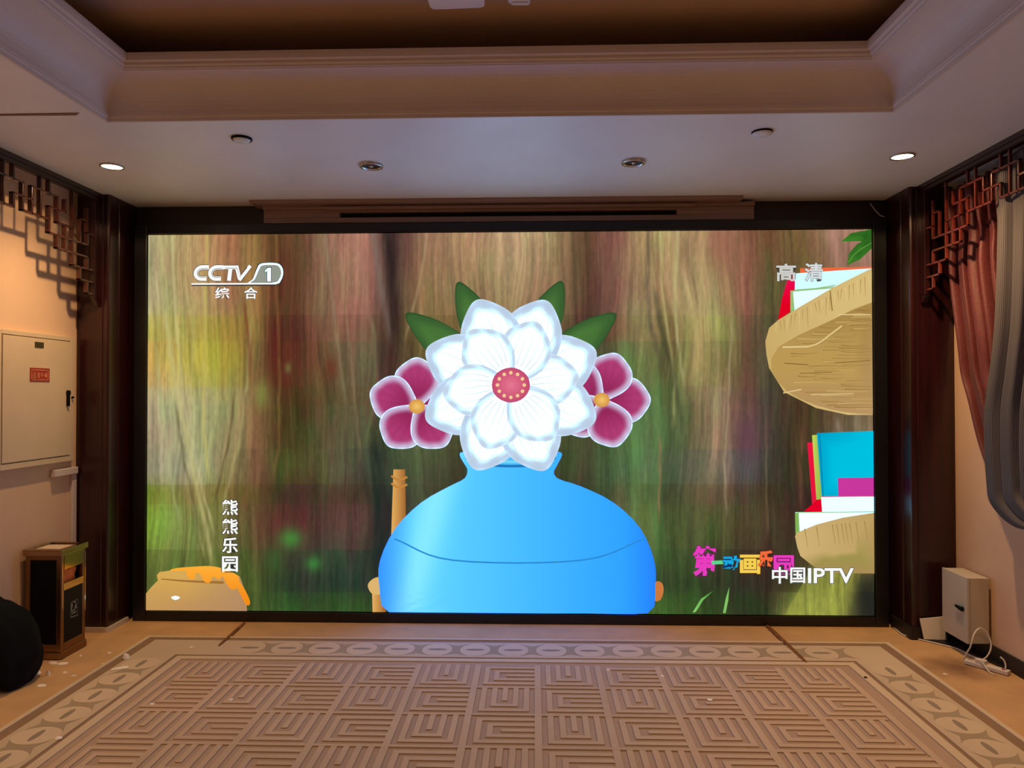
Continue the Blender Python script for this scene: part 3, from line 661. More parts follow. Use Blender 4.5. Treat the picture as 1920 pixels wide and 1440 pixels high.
def petal(cx_, cy2, ang, ln, wd, c0, c1, c2, edge=(205, 222, 240)):
    ca, sa = math.cos(ang), -math.sin(ang)
    L0 = [(0, 0), (.18, .30), (.45, .50), (.72, .46), (.92, .22), (1.0, 0), (.92, -.22), (.72, -.46), (.45, -.50), (.18, -.30)]
    P = [(cx_ + ln * u_ * ca - wd * v_ * sa, cy2 + ln * u_ * sa + wd * v_ * ca) for u_, v_ in L0]
    C_ = (cx_ + .52 * ln * ca, cy2 + .52 * ln * sa)
    def fn(x, y, r_):
        u_ = ((x - cx_) * ca + (y - cy2) * sa) / ln
        vein = .5 + .5 * math.sin(math.atan2((-(x - cx_) * sa + (y - cy2) * ca), max(8, (x - cx_) * ca + (y - cy2) * sa)) * 26)
        c_ = mix(c0, c1, cl(u_ * 1.5)); c_ = mix(c_, c2, cl((r_ - .62) * 4)); c_ = mix(c_, edge, cl((r_ - .93) * 12)); return mix(c_, tuple(q * .93 for q in c_), vein * .6)
    shape(P, fn, ctr=C_, rings=14, sm=5)
    if wd > 90:
        for v0 in (-.30, -.18, -.06, .06, .18, .30):
            stroke([(cx_ + ln * u_ * ca - wd * v0 * w_ * sa, cy2 + ln * u_ * sa + wd * v0 * w_ * ca) for u_, w_ in ((.30, .7), (.5, 1.05), (.70, 1.1), (.84 - abs(v0) * .2, .85))], (2.2, .8), (206, 222, 242), 4)
BC = (958, 722)
def bloom(cx_, cy2, ln, wd, angs, c0, c1, c2, edge, eye):
    for a in angs: petal(cx_, cy2, math.radians(a), ln, wd, c0, c1, c2, edge)
    shape([(cx_ + eye * math.cos(t), cy2 + eye * .9 * math.sin(t)) for t in np.linspace(0, 2 * PI, 20, endpoint=False)], lambda x, y, r_: mix((244, 200, 110), (214, 150, 70), r_), rings=3)
stroke([(930, 860), (860, 800), (785, 770)], 7, (70, 120, 60), 5); stroke([(985, 860), (1060, 800), (1130, 760)], 7, (70, 120, 60), 5)
for a, l_ in ((38, 250), (142, 250), (115, 235), (66, 235), (200, 190), (340, 190)): petal(BC[0], BC[1] + 20, math.radians(a), l_, 66, (52, 88, 44), (74, 118, 56), (60, 98, 50), (44, 74, 40))
bloom(782, 762, 92, 84, (18, 90, 162, 234, 306), (140, 30, 78), (176, 60, 116), (206, 190, 220), (214, 226, 242), 15)
bloom(1128, 750, 92, 84, (0, 72, 144, 216, 288), (140, 30, 78), (176, 60, 116), (206, 190, 220), (214, 226, 242), 15)
for a in (0, 45, 90, 135, 180, 225, 270, 315): petal(BC[0], BC[1], math.radians(a + 22), 172, 112, (240, 238, 246), (238, 246, 253), (192, 214, 238))
for a in (0, 60, 120, 180, 240, 300): petal(BC[0], BC[1], math.radians(a + 8), 128, 96, (254, 250, 252), (246, 250, 255), (204, 222, 242))
shape([(BC[0] + 36 * math.cos(t), BC[1] + 33 * math.sin(t)) for t in np.linspace(0, 2 * PI, 24, endpoint=False)], lambda x, y, r_: mix((232, 120, 146), (196, 76, 110), r_), rings=4)
for t in np.linspace(0, 2 * PI, 12, endpoint=False):
    shape([(BC[0] + 25 * math.cos(t) + 3.5 * math.cos(q), BC[1] + 23 * math.sin(t) + 3.5 * math.sin(q)) for q in np.linspace(0, 2 * PI, 8, endpoint=False)], (246, 206, 150))

# --- station logo, captions
DK = (58, 54, 48); WH = (250, 250, 248)
def arcC(x0, y0, w, h, sh):
    P = []
    for t in np.linspace(math.radians(70), math.radians(290), 16): P.append((x0 + w * .5 + w * .5 * math.cos(t), y0 + h / 2 - h / 2 * math.sin(t)))
    P = [(x0 + w, y0)] + P[1:-1] + [(x0 + w - 2, y0 + h)]
    return [(q[0] + (y0 + h - q[1]) * sh, q[1]) for q in P]
for k, (w_, c_) in enumerate(((10.5, DK), (8.6, WH))):
    for x0_ in (368, 395): stroke(arcC(x0_, 502, 23, 21, .12), w_, c_)
    stroke([(417, 502), (449, 502)], w_ - 1.6, c_); stroke([(434, 502), (431, 527)], w_ - 1, c_)
    stroke([(445, 499), (451, 524)], w_ - 1.6, c_); stroke([(450, 526), (471, 499)], w_ - 1.8, c_)
for x0_ in (370, 397): stroke(arcC(x0_ + 1, 504.5, 19, 16, .12), 1.1, (92, 88, 80))
stroke([(424, 503.5), (446, 503.5), (451, 520), (465, 502)], 1.0, (92, 88, 80))
bd = [(468, 533), (476, 524), (484, 504), (492, 495), (520, 494.5), (530, 502), (532, 514), (528, 526), (518, 533)]
shape([(q[0] + (1.5 if q[0] > 500 else -1.5), q[1] + (1.3 if q[1] > 515 else -1.3)) for q in bd], DK, sm=4)
shape(bd, WH, sm=4); shape([(472, 531), (479, 524), (487, 506), (494, 498), (519, 497.5), (527, 504), (529, 514), (525, 524), (516, 530.5)], (146, 152, 140), sm=4)
stroke([(361, 534.5), (520, 534)], 4.6, DK); stroke([(361, 533.2), (520, 532.4)], 3.0, WH)
shape([(497, 508), (503, 501.5), (510.5, 501.5), (510.5, 529), (501.5, 529), (501.5, 510), (497, 512)], DK); shape([(498.5, 508), (504, 503), (509.3, 503), (509.3, 528), (502.8, 528), (502.8, 508.5), (498.5, 510.5)], WH)
glyph('综', 405, 539, 432, 561, WH, .022, DK, .035); glyph('合', 459, 539, 485, 561, WH, .022, DK, .035)
for c_, y_ in zip('熊熊乐园', (936, 971.5, 1007, 1042)): glyph(c_, 418, y_, 448, y_ + 29, WH, .022, (48, 50, 44), .04)
glyph('高', 1454, 495, 1491, 528, (205, 206, 200), .024, (70, 64, 56), .022); glyph('清', 1507, 494, 1541, 528, (214, 222, 222), .02, (84, 84, 80), .02)
MG = (232, 62, 190)
glyph('第', 1298, 1022, 1341, 1079, MG, .04, (110, 20, 90), .02); stroke([(1333, 1054), (1355, 1053)], 7, (92, 214, 140))
glyph('动', 1354, 1041, 1388, 1068, (24, 168, 226), .04, (10, 60, 110), .02)
glyph('画', 1386, 1039, 1424, 1075, (246, 206, 82), .035, (96, 60, 10), .02)
glyph('乐', 1420, 1031, 1449, 1063, (244, 108, 62), .04, (120, 30, 10), .02)
glyph('园', 1449, 1040, 1487, 1076, MG, .03, (110, 10, 80), .02)
glyph('中', 1446, 1062, 1475, 1093, WH, .018, (70, 80, 78), .03); glyph('国', 1480, 1063, 1508, 1092, WH, .018, (70, 80, 78), .03)
glyph('IPTV', 1513, 1064, 1599, 1092.5, WH, .022, (70, 80, 78), .026)

fr = vw.children[0]
pic = link('picture', PV, PF, 'picture', vw, colors=PC)
pic.matrix_parent_inverse = Matrix.Translation(-vw.location)

# ================================================================== CARPET
RV = []; RC = []; RF = []
def rpoly(pts, z, c, skirt=True):
    n = len(RV); k = len(pts)
    RV.extend([(q[0], q[1], z) for q in pts]); RC.extend([c] * k)
    t = tessellate_polygon([[Vector((q[0], q[1], 0)) for q in pts]])
    for a in t:
        A, B, C_ = [pts[i] for i in a]
        if (B[0] - A[0]) * (C_[1] - A[1]) - (B[1] - A[1]) * (C_[0] - A[0]) < 0: a = a[::-1]
        RF.append(tuple(n + i for i in a))
    if skirt:
        RV.extend([(q[0], q[1], .0005) for q in pts]); RC.extend([c] * k)
        for i in range(k): RF.append((n + i, n + k + i, n + k + (i + 1) % k, n + (i + 1) % k))
def rrect(x0, x1, y0, y1, z, c): rpoly([(x0, y0), (x1, y0), (x1, y1), (x0, y1)], z, c)
XC = -.135; YN = .6
LT = (.95, .74, .47); BD = (.88, .68, .43); DKB = (.42, .25, .12); MOT = (.56, .42, .24); FL = (.66, .455, .295); RG = (.84, .61, .385)
def frame(h0, h1, y0, y1, z, c):
    """a mitred band: half-width h1 outside / h0 inside, far edge y1 outside / y0 inside"""
    rpoly([(XC - h1, YN), (XC - h0, YN), (XC - h0, y0), (XC + h0, y0), (XC + h0, YN), (XC + h1, YN), (XC + h1, y1), (XC - h1, y1)], z, c)
frame(2.225, 2.252, 4.438, 4.462, .007, LT)
frame(2.17, 2.225, 4.395, 4.438, .002, DKB)
frame(1.925, 2.17, 4.150, 4.395, .005, BD)
frame(1.90, 1.925, 4.125, 4.150, .002, DKB)
frame(1.855, 1.90, 4.080, 4.125, .007, LT)
rrect(XC - 1.855, XC + 1.855, YN, 4.080, .002, FL)
# key-pattern field
PX, PY, GX, GY = .3246, .3145, .015, 3.730
bw = .0192
for i in range(-7, 7):
    for j in range(-10, 2):
        cx0 = GX + PX * i; cy0 = GY + PY * (j - 1) + PY; cx1 = cx0 + PX; cy1 = cy0 + PY
        x0, x1, y0, y1 = cx0 + .0165, cx1 - .0165, cy0 + .010, cy1 - .010
        ymax = 4.035
        if x0 < XC - 1.79 or x1 > XC + 1.80 or y0 > 3.95 or y0 < YN: continue
        def bar(a0, a1, b0, b1):
            b1 = min(b1, ymax); 
            if b1 - b0 > .004: rrect(a0, a1, b0, b1, .0068, RG)
        sx_ = (x1 - x0) / 11; sy_ = (y1 - y0) / 11
        if (i + j) % 2 == 0:      # U, open to the far side
            for q in (1, 3):
                a0 = x0 + q * sx_; a1 = x1 - q * sx_; b0 = y0 + q * sy_
                bar(a0, a0 + sx_, b0, y1); bar(a1 - sx_, a1, b0, y1); bar(a0 + sx_, a1 - sx_, b0, b0 + sy_)
            bar(x0 + 5 * sx_, x0 + 6 * sx_, y0 + 5.4 * sy_, y1)
        else:                     # C, open to the right
            for q in (1, 3):
                b0 = y0 + q * sy_; b1 = y1 - q * sy_; a0 = x0 + q * sx_
                bar(a0, x1, b0, b0 + sy_); bar(a0, x1, b1 - sy_, b1); bar(a0, a0 + sx_, b0 + sy_, b1 - sy_)
            bar(x0 + 5.4 * sx_, x1, y0 + 5 * sy_, y0 + 6 * sy_)
for i in range(-6, 8):
    x_ = GX + PX * i
    if XC - 1.80 < x_ < XC + 1.80: rrect(x_ - .016, x_ + .016, YN + .05, 4.035, .0071, RG)
for j in range(-9, 2):
    y_ = GY + PY * j
    if y_ < 4.0 and y_ > YN: rrect(XC - 1.74, XC + 1.75, y_ - .010, y_ + .010, .0074, RG)
# border motif: dark waists between round medallions, a dash in each medallion
def motif(cx_, cy2, horiz, k=1):
    p_ = .1108; rx, ry = .088, .104; P = []
    for t in np.linspace(62, -62, 14): a = math.radians(t); P.append((-p_ + rx * math.cos(a), ry * math.sin(a)))
    P.append((0, -.062))
    for t in np.linspace(242, 118, 14): a = math.radians(t); P.append((p_ + rx * math.cos(a), ry * math.sin(a)))
    P.append((0, .062))
    Q = [(cx_ + a, cy2 + b_) if horiz else (cx_ + b_ * k, cy2 + a) for a, b_ in P]; rpoly(Q, .0058, MOT)
def dash(cx_, cy2, horiz):
    P = [(.056 * math.cos(t), .016 * math.sin(t)) for t in np.linspace(0, 2 * PI, 16, endpoint=False)]
    rpoly([(cx_ + a, cy2 + b_) if horiz else (cx_ + b_, cy2 + a) for a, b_ in P], .0058, DKM)
def med(cx_, cy2, horiz):
    P = [(.090 * math.cos(t), .100 * math.sin(t)) for t in np.linspace(0, 2 * PI, 28, endpoint=False)]
    rpoly([(cx_ + a, cy2 + b_) if horiz else (cx_ + b_, cy2 + a) for a, b_ in P], .0055, LT)
DKM = (.44, .33, .21)
x_ = -1.012 - .2216 * 3.0
while x_ < 1.75:
    med(x_, 4.272, True); dash(x_, 4.272, True); motif(x_ + .1108, 4.272, True); x_ += .2216
motif(x_ - .2216 * 12, 4.272, True) if False else None
y_ = 4.005
for sx in (-1, 1):
    yy_ = 4.005
    while yy_ > YN + .2:
        med(XC + sx * 2.045, yy_, False); dash(XC + sx * 2.045, yy_, False); motif(XC + sx * 2.045, yy_ - .1065, False); yy_ -= .213
me_ = link('patterned_carpet', RV, RF, 'rug', colors=RC)
tag(me_, 'beige patterned carpet with key-pattern field and medallion border before the screen', 'carpet')

# stains on the carpet
def stain(pts, label, grp='dark stains on the carpet'):
    b = MB().prism([(q[0], q[1]) for q in smooth_closed(pts, 4)], 2, .0004, .0082); tag(b.build('carpet_stain', 'stain'), label, 'stain', grp)
P0, P1 = on(2, 0, 1440, 1176), on(2, 0, 1507, 1240)
stain([(P0.x - .012, P0.y), (P0.x + .012, P0.y), ((P0.x + P1.x) / 2 + .014, (P0.y + P1.y) / 2), (P1.x + .01, P1.y), (P1.x - .006, P1.y - .01), ((P0.x + P1.x) / 2 - .012, (P0.y + P1.y) / 2)], 'long dark diagonal stain crossing the carpet border at right')
P0, P1 = on(2, 0, 455, 1172), on(2, 0, 415, 1208)
stain([(P0.x - .008, P0.y), (P0.x + .008, P0.y), (P1.x + .012, P1.y), (P1.x - .006, P1.y - .01)], 'faint dark diagonal line crossing the carpet border at left')

# scraps of paper on the floor
SCR = [(66, 1249, .030, .014, 'white paper scrap beside the black bag, nearest the bin foot'), (67, 1243, .022, .01, 'curled white scrap lying behind the flat scrap near the black bag'), (100, 1241, .03, .010, 'long white scrap at the front foot of the waste bin'), (66, 1261, .022, .018, 'crumpled white paper lump on the carpet before the bin'),
       (118, 1242, .024, .010, 'pale scrap just right of the bin corner'), (78, 1283, .028, .011, 'oblong white scrap lying alone nearest the viewer at left'), (121, 1259, .01, .006, 'tiny scrap on the plain carpet before the bin'), (90, 1264, .012, .005, 'tiny flat scrap right of the crumpled lump'), (138, 1265, .014, .004, 'thin pale sliver left of the carpet border'), (151, 1228, .007, .006, 'tiny white crumb right of the bin'),
       (205, 1222, .009, .006, 'tiny crumb between pillar and carpet border'), (195, 1243, .010, .006, 'small crumb at the edge of the border band'), (236, 1234, .018, .010, 'small pale lump on the left border line'), (225, 1253, .040, .012, 'torn paper strip lying on the left border medallions'), (359, 1214, .010, .007, 'small white crumb at the far left border corner'), (433, 1312, .010, .007, 'white crumb on the key pattern at left'),
       (285, 1320, .014, .005, 'pale crumb on the dark field edge at left'), (110, 1384, .014, .009, 'white crumb on the left border medallion nearest the viewer'), (1331, 1312, .012, .007, 'white crumb on the key pattern at right'), (1242, 1268, .010, .007, 'white crumb near the far edge of the key pattern'), (1140, 1256, .009, .005, 'tiny crumb at the far edge of the key pattern, right of centre'), (1772, 1262, .012, .004, 'tiny pale scrap on the carpet near the power strip')]
for x_, y_, a_, b2, lab in SCR:
    q = on(2, .006, x_, y_); t0 = random.uniform(-.6, .6); pts = []
    for t in np.linspace(0, 2 * PI, 7, endpoint=False):
        rr = random.uniform(.75, 1.1); u_, v_ = 1.25 * a_ * rr * math.cos(t), b2 * 2.2 * rr * math.sin(t)
        pts.append((q.x + u_ * math.cos(t0) - v_ * math.sin(t0), q.y + u_ * math.sin(t0) + v_ * math.cos(t0)))
    h = .022 if 'lump' in lab else .004
    zb = .0065 if (XC - 2.25 < q.x < XC + 2.25 and q.y < 4.46) else .0003
    n = len(pts); v = [(a, b_, zb) for a, b_ in pts] + [((a - q.x) * .6 + q.x, (b_ - q.y) * .6 + q.y, zb + h * random.uniform(.6, 1.2)) for a, b_ in pts]
    f = [tuple(range(n))[::-1], tuple(range(n, 2 * n))] + [(i, (i + 1) % n, n + (i + 1) % n, n + i) for i in range(n)]
    tag(link('paper_scrap', v, f, 'paper'), lab, 'scrap', 'paper scraps on the carpet')
for x_, y_, lab in ((1623, 1271, 'small black speck on the right carpet border'),):
    q = on(2, .006, x_, y_); tag(MB().lathe([(.009, .006), (.008, .011), (.001, .013)], q.x, q.y, 12).build('black_speck', 'black'), lab, 'speck')

# ================================================================== LEFT WALL
r = root('fuse_cabinet', (XL, 4.16, 1.46), 'cream metal fuse cabinet set in the left wall', 'fuse cabinet')
CX = -2.87
cf = MB()
cf.box(XL + .0005, CX, 3.70, 3.852, 1.085, 1.852).box(XL + .0005, CX, 4.438, 4.478, 1.085, 1.852).box(XL + .0005, CX, 3.852, 4.438, 1.826, 1.852).box(XL + .0005, CX, 3.852, 4.438, 1.085, 1.118).box(XL + .0005, CX - .012, 3.852, 4.438, 1.118, 1.826)
part(cf, 'body', 'boxin', r, bevel=.002)
d_ = part(MB().box(CX - .010, CX + .003, 3.857, 4.433, 1.123, 1.821), 'door', 'boxin', r, bevel=.0025)
part(MB().box(CX + .003, CX + .016, 4.393, 4.414, 1.424, 1.512).prism([(4.390, 1.495), (4.417, 1.495), (4.417, 1.515), (4.41, 1.522), (4.397, 1.522), (4.39, 1.515)], 0, CX + .003, CX + .018), 'handle', 'black', d_, bevel=.003)
lk = MB().tube([(CX + .001, 4.452, 1.478), (CX + .012, 4.452, 1.478)], .007, 12); part(lk, 'lock', 'black', r)
part(MB().box(CX + .003, CX + .006, 4.108, 4.180, 1.770, 1.800), 'vent_label', 'darklabel', d_) if 'darklabel' in M else None
M['darklabel'] = mat('dark metal label', (.06, .045, .02), .4, metal=.4, noise=(50, .3))
part(MB().box(CX + .003, CX + .006, 4.108, 4.182, 1.768, 1.800), 'nameplate', 'darklabel', d_)
pl_ = part(MB().box(CX + .003, CX + .005, 4.068, 4.236, 1.570, 1.650), 'warning_plate', 'redplate', d_, label='red warning plate with pale marks')
b = MB(); X1 = CX + .0062
def bar2(y0, y1, z0, z1): b.box(CX + .005, X1, y0, y1, z0, z1)
bar2(4.080, 4.224, 1.636, 1.6395); bar2(4.080, 4.224, 1.580, 1.5835); bar2(4.080, 4.083, 1.58, 1.639); bar2(4.221, 4.224, 1.58, 1.639)
def gl(y, segs):
    for a0, c0, a1, c1 in segs: b.tube([(CX + .0055, y + a0 * .001, 1.588 + c0 * .001), (CX + .0055, y + a1 * .001, 1.588 + c1 * .001)], .0016, 6)
gl(4.092, [(10, 38, 10, 20), (10, 30, 20, 32), (0, 18, 22, 20), (0, 18, 2, 2), (2, 2, 20, 2), (20, 2, 22, 20), (4, 10, 18, 10)])
gl(4.126, [(2, 36, 10, 28), (10, 28, 4, 20), (12, 34, 12, 4), (2, 8, 12, 4), (18, 36, 18, 6)])
gl(4.156, [(0, 30, 4, 18), (10, 38, 10, 8), (10, 8, 5, 12), (18, 32, 22, 16)])
gl(4.188, [(0, 24, 4, 12), (8, 36, 8, 8), (8, 22, 22, 26), (20, 38, 22, 6), (12, 12, 18, 20)])
part(b, 'lettering', 'gold', pl_)

# cable trunking by the pillar
r = root('cable_trunking', (XL, 4.50, .52), 'white plastic cable trunking in the corner beside the left pillar', 'cable trunking')
part(MB().box(XL, XL + .022, 4.488, 4.528, .0, 1.0), 'vertical_duct', 'trim', r, bevel=.003)
part(MB().box(XL, XL + .035, 4.30, 4.522, 1.0, 1.042), 'horizontal_duct', 'trim', r, bevel=.003)

# ================================================================== WASTE BIN
bx0, bx1, by0, by1 = -2.878, -2.672, 4.060, 4.285
r = root('waste_bin', ((bx0 + bx1) / 2, (by0 + by1) / 2, 0), 'square bronze steel waste bin with black panels by the left pillar', 'waste bin')
w = .028
b = MB()
for xx0, yy0 in ((bx0, by0), (bx1 - w, by0), (bx0, by1 - w), (bx1 - w, by1 - w)): part(MB().box(xx0, xx0 + w, yy0, yy0 + w, .035, .585), 'corner_post', 'steelb', r, bevel=.003)
part(MB().box(bx0 - .006, bx1 + .006, by0 - .006, by1 + .006, .004, .042), 'base', 'steelb', r, bevel=.003)
# rails and panels: viewer side
part(MB().box(bx0 + w, bx1 - w, by0 + .002, by0 + .010, .04, .085), 'front_rail', 'steelb', r); part(MB().box(bx0 + w, bx1 - w, by0 + .002, by0 + .010, .56, .585), 'front_rail', 'steelb', r)
part(MB().box(bx0 + w - .004, bx1 - w + .004, by0 + .008, by0 + .016, .07, .57), 'front_panel', 'black', r)
part(MB().box(bx0 + .002, bx0 + .01, by0 + w, by1 - w, .04, .585), 'rear_panel', 'steelb', r); part(MB().box(bx0 + w, bx1 - w, by1 - .01, by1 - .002, .04, .585), 'rear_panel', 'steelb', r)
# room side: lower black panel, cross rail, opening
sp2 = part(MB().box(bx1 - .012, bx1 - .002, by0 + w - .004, by1 - w + .004, .085, .385), 'side_panel', 'black', r)
part(MB().box(bx1 - .01, bx1 + .001, by0 + w, by1 - w, .040, .085), 'lower_rail', 'steelb', r, bevel=.002)
part(MB().box(bx1 - .016, bx1 + .002, by0 + w - .01, by1 - w + .01, .382, .424), 'cross_rail', 'steel', r, bevel=.002)
part(MB().box(bx1 - .016, bx1 + .003, by0 + .003, by0 + .012, .27, .56), 'edge_strip', 'steel', r, bevel=.001); part(MB().box(bx1 - .016, bx1 + .003, by1 - .012, by1 - .003, .20, .56), 'edge_strip', 'steel', r, bevel=.001)
part(MB().box(bx1 - .012, bx1 + .001, by0 + w, by1 - w, .500, .585), 'upper_rail', 'steel', r)
# cap with ash tray
zt = .585
cp_ = MB().box(bx0 - .010, bx1 + .010, by0 - .010, by1 + .010, zt, zt + .028)
cp_.box(bx0 - .010, bx1 + .010, by0 - .010, by0 + .022, zt + .028, zt + .034).box(bx0 - .010, bx1 + .010, by1 - .022, by1 + .010, zt + .028, zt + .034)
cp_.box(bx0 - .010, bx0 + .022, by0 + .022, by1 - .022, zt + .028, zt + .034).box(bx1 - .022, bx1 + .010, by0 + .022, by1 - .022, zt + .028, zt + .034)
part(cp_, 'cap', 'steel', r, bevel=.002)
part(MB().box(bx0 + .03, bx1 - .03, by0 + .04, by1 - .07, zt + .028, zt + .031), 'ash_tray', 'ash', r)
part(MB().box(bx0 + .02, bx1 - .02, by0 + .02, by1 - .02, .10, .40), 'inner_liner', 'black', r)
# the bin bag seen through the opening
v = []; f = []
N1, N2 = 12, 8
for i in range(N1 + 1):
    for j in range(N2 + 1):
        yy = by0 + .035 + (by1 - by0 - .085) * i / N1; zz = .40 + .095 * j / N2 - .012 * math.sin(i * 1.3) * (j / N2)
        v.append((bx1 - .020 + .006 * math.sin(i * 1.7 + j) - .010 * (i / N1), yy, zz))
for i in range(N1):
    for j in range(N2):
        a = i * (N2 + 1) + j; f.append((a, a + N2 + 1, a + N2 + 2, a + 1))
bg = link('bin_bag', v, f, 'orange', r, smooth=True); bg.matrix_parent_inverse = Matrix.Translation(-r.location); bg['label'] = 'orange plastic bag inside the opening'
bg.modifiers.new('solid', 'SOLIDIFY').thickness = .004
# logo on the side panel
b = MB(); lx = bx1 - .001
def ln_(pts, rr=.0014): b.tube([(lx, by0 + .09 + a * .001, .20 + c_ * .001) for a, c_ in pts], rr, 6)
for k in range(4): pass
ln_([(0, 10), (62, 4), (62, 100), (8, 96), (0, 88), (0, 10)], .0011); ln_([(10, 88), (4, 50), (8, 42), (56, 54)], .002); ln_([(16, 86), (10, 56)], .0016)
ln_([(30, 92), (42, 84), (46, 70), (36, 58)], .004); ln_([(10, 32), (54, 34)], .0016); ln_([(16, 26), (44, 28)], .0012); ln_([(4, 14), (58, 10)], .0008)
part(b, 'logo', 'print', sp2)

# ================================================================== BLACK BAG
def blob(cx_, cy2, cz, rx, ry, rz, name, material, lab, cat):
    v = []; f = []; n1, n2 = 30, 44
    for i in range(n1 + 1):
        ph = -PI / 2 + PI * i / n1
        for j in range(n2):
            th = 2 * PI * j / n2
            fo = 1 + .05 * math.sin(3 * th + 2 * ph) + .035 * math.sin(7 * th - 3 * ph) + .02 * math.sin(13 * th + 5 * ph)
            ux, uy, uz = math.cos(ph) * math.cos(th), math.cos(ph) * math.sin(th), math.sin(ph)
            sq = lambda a: math.copysign(abs(a) ** .75, a)
            lean = -.10 * (uz + .2)
            hh = cz + rz * sq(uz); v.append((cx_ + rx * sq(ux) * fo * (.55 + .45 * min(1, max(0, hh) / .15)) + lean, cy2 + ry * sq(uy) * fo, max(.003, cz + rz * sq(uz) * (fo if uz > 0 else 1))))
    for i in range(n1):
        for j in range(n2): f.append((i * n2 + j, i * n2 + (j + 1) % n2, (i + 1) * n2 + (j + 1) % n2, (i + 1) * n2 + j))
    o_ = link(name, v, f, material, smooth=True); return tag(o_, lab, cat)
blob(-2.735, 3.70, .215, .150, .17, .225, 'cloth_bag', 'bag', 'bulging black cloth bag on the carpet before the waste bin', 'bag')

# ================================================================== RIGHT WALL
r = root('switch_box', (XR, 4.33, .27), 'grey steel switch box mounted low on the right wall', 'switch box')
ex = 2.432
part(MB().box(ex + .018, XR - .016, 4.205, 4.455, .088, .455), 'body', 'box', r, bevel=.002)
d_ = part(MB().box(ex, ex + .016, 4.203, 4.457, .086, .457), 'door', 'box', r, bevel=.002)
b = MB().tube([(ex, 4.245, .272), (ex - .012, 4.245, .272)], .013, 14).prism([(4.235, .262), (4.255, .262), (4.30, .272), (4.30, .282), (4.255, .284), (4.235, .282)], 0, ex - .016, ex - .008)
part(b, 'handle', 'black', d_)
# white plate leaning on the pillar
v = [(2.322, 4.500, .036), (2.462, 4.49, .024), (2.455, 4.517, .146), (2.314, 4.520, .132)]
v = [(2.345, 4.497, .0135), (2.478, 4.492, .0135), (2.468, 4.516, .145), (2.332, 4.518, .130)]
w_ = [(a, b_ + .006, c_ + .001) for a, b_, c_ in v]
tag(link('cover_plate', v + w_, [(0, 1, 2, 3), (7, 6, 5, 4), (0, 4, 5, 1), (1, 5, 6, 2), (2, 6, 7, 3), (3, 7, 4, 0)], 'white', bevel=.001), 'white plate leaning against the foot of the right pillar', 'plate')
# cable along the skirting and its loop
zc = .006
pts = [(2.285, 4.76, zc), (2.280, 4.70, zc), (2.272, 4.62, zc), (2.285, 4.575, zc), (2.345, 4.505, zc), (2.41, 4.435, zc), (2.465, 4.36, zc), (2.475, 4.25, zc), (2.485, 4.165, .014), (2.515, 4.15, .05), (2.535, 4.16, .10), (2.52, 4.17, .16), (2.475, 4.16, .19), (2.425, 4.13, .165), (2.402, 4.125, .10), (2.396, 4.155, .05), (2.388, 4.168, .012)]
b = MB().tube([tuple(q) for q in smooth_open(pts, 6)], .0042, 8)
o_ = tag(b.build('power_cable', 'white', smooth=True), 'white cable along the right skirting rising in a loop', 'cable')
# power strip
r = root('power_strip', (2.46, 4.06, 0), 'white power strip with plugs on the carpet at the right wall', 'power strip')
a0, a1 = Vector((2.385, 4.145, 0)), Vector((2.515, 3.975, 0)); d = (a1 - a0).normalized(); s_ = Vector((-d.y, d.x, 0))
def obox(mb, u0, u1, w0, w1, z0, z1):
    P = [a0 + d * u + s_ * w2 + Vector((0, 0, z)) for z in (z0, z1) for w2 in (w0, w1) for u in (u0, u1)]
    mb.add(P, [(0, 2, 3, 1), (4, 5, 7, 6), (0, 1, 5, 4), (2, 6, 7, 3), (0, 4, 6, 2), (1, 3, 7, 5)]); return mb
part(obox(MB(), 0, .215, -.022, .022, .003, .024), 'body', 'white', r, bevel=.003)
part(obox(MB(), .055, .105, -.018, .018, .024, .046), 'plug', 'white', r, bevel=.004)
part(obox(MB(), .012, .042, -.013, .013, .024, .025), 'socket', 'trim', r)
part(obox(MB(), .18, .198, -.008, .008, .024, .026), 'switch', 'redplate', r)
q = a0 + d * .195
b = MB().tube([tuple(x) for x in smooth_open([(q.x, q.y, .024), (q.x + .006, q.y + .004, .045), (q.x + .002, q.y + .012, .07), (q.x - .012, q.y + .02, .085)], 5)], .004, 8)
part(b, 'lead', 'white', r, smooth=True)
b = MB().tube([tuple(x) for x in smooth_open([(2.43, 4.09, .030), (2.425, 4.05, .034), (2.43, 4.00, .006), (2.435, 3.965, .0045)], 5)], .0032, 8)
part(b, 'thin_wire', 'white', r, smooth=True)

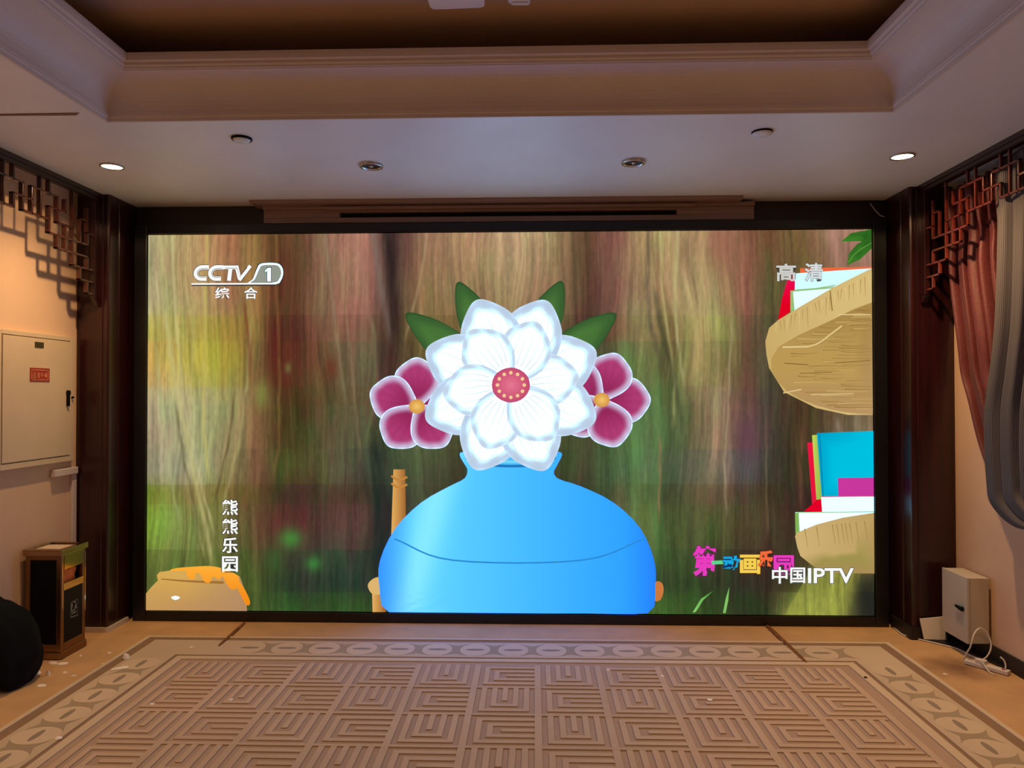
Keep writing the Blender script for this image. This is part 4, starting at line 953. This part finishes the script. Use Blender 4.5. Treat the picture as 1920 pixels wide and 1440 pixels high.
# ================================================================== CURTAINS
def curtain(name, material, xb, amp, pleats, Lc, Rc, lab, grp, seed, tight=.35):
    Lc = smooth_open(Lc, 10); Rc = smooth_open(Rc, 10)
    def sample(C_, t):
        i = t * (len(C_) - 1); a = min(int(i), len(C_) - 2); return C_[a] * (1 - (i - a)) + C_[a + 1] * (i - a)
    NU, NV = 220, 90; v = []; f = []; at_ = []; rs = np.random.RandomState(seed); ph = rs.rand(6) * 6
    for j in range(NV + 1):
        t = j / NV; A = sample(Lc, t); B = sample(Rc, t)
        for i in range(NU + 1):
            u_ = i / NU; q = A * (1 - u_) + B * u_
            s = u_ * pleats * 2 * PI + .5 * math.sin(u_ * 7 + ph[0]) + .35 * math.sin(t * 3 + ph[1])
            prof_ = 2 * abs(math.sin(s / 2)) ** .8 - 1 + .22 * math.sin(1.7 * s + ph[2])
            env = amp * (1 - (1 - tight) * t) * (1 - .35 * math.exp(-((t - .10) / .02) ** 2))
            v.append((xb - env * prof_, q[0] + .012 * math.sin(s + 1.2), q[1])); at_.append(u_ * .9)
    for j in range(NV):
        for i in range(NU):
            a = j * (NU + 1) + i; f.append((a, a + 1, a + NU + 2, a + NU + 1))
    o_ = link(name, v, f, material, smooth=True, attr=at_); o_.modifiers.new('solid', 'SOLIDIFY').thickness = .002
    return tag(o_, lab, 'curtain', grp)
curtain('curtain', 'redcloth', 2.498, .046, 10, [(4.455, 2.70), (4.459, 2.514), (4.453, 2.19), (4.385, 1.80), (4.355, 1.61), (4.295, 1.47), (4.211, 1.248), (4.134, 1.105), (4.074, 1.01), (4.02, .93), (3.93, .87), (3.80, .83), (3.55, .86), (3.30, .97)],
        [(3.55, 2.70), (3.50, 2.40), (3.45, 2.10), (3.40, 1.85), (3.36, 1.60), (3.33, 1.45), (3.30, 1.30), (3.29, 1.20), (3.28, 1.13), (3.27, 1.10), (3.27, 1.08), (3.27, 1.06), (3.27, 1.03), (3.27, 1.01)],
        'dark red curtain swept back behind the right lattice', None, 3)
curtain('curtain', 'greycloth', 2.406, .017, 6, [(3.865, 2.70), (3.871, 2.517), (3.869, 2.32), (3.898, 1.88), (3.947, 1.60), (3.99, 1.404), (3.989, 1.176), (3.974, 1.02), (3.955, .93), (3.89, .878), (3.80, .838), (3.68, .825), (3.45, .87), (3.24, .97)],
        [(3.00, 2.70), (3.00, 2.50), (3.02, 2.30), (3.05, 1.90), (3.10, 1.65), (3.13, 1.45), (3.16, 1.30), (3.17, 1.20), (3.18, 1.13), (3.19, 1.10), (3.20, 1.08), (3.20, 1.06), (3.20, 1.03), (3.20, 1.01)],
        'grey striped curtain hanging in front of the dark red curtain', None, 9)
# tie-back holding both, just outside the frame
b = MB().tube([tuple(q) for q in smooth_open([(2.56, 3.18, 1.06), (2.47, 3.20, 1.03), (2.40, 3.23, 1.0), (2.41, 3.26, .97), (2.50, 3.24, .98), (2.56, 3.20, 1.04)], 5)], .012, 8)
tag(b.build('curtain_tieback', 'redcloth', smooth=True), 'dark red tieback gathering the curtains at the right wall', 'tieback')
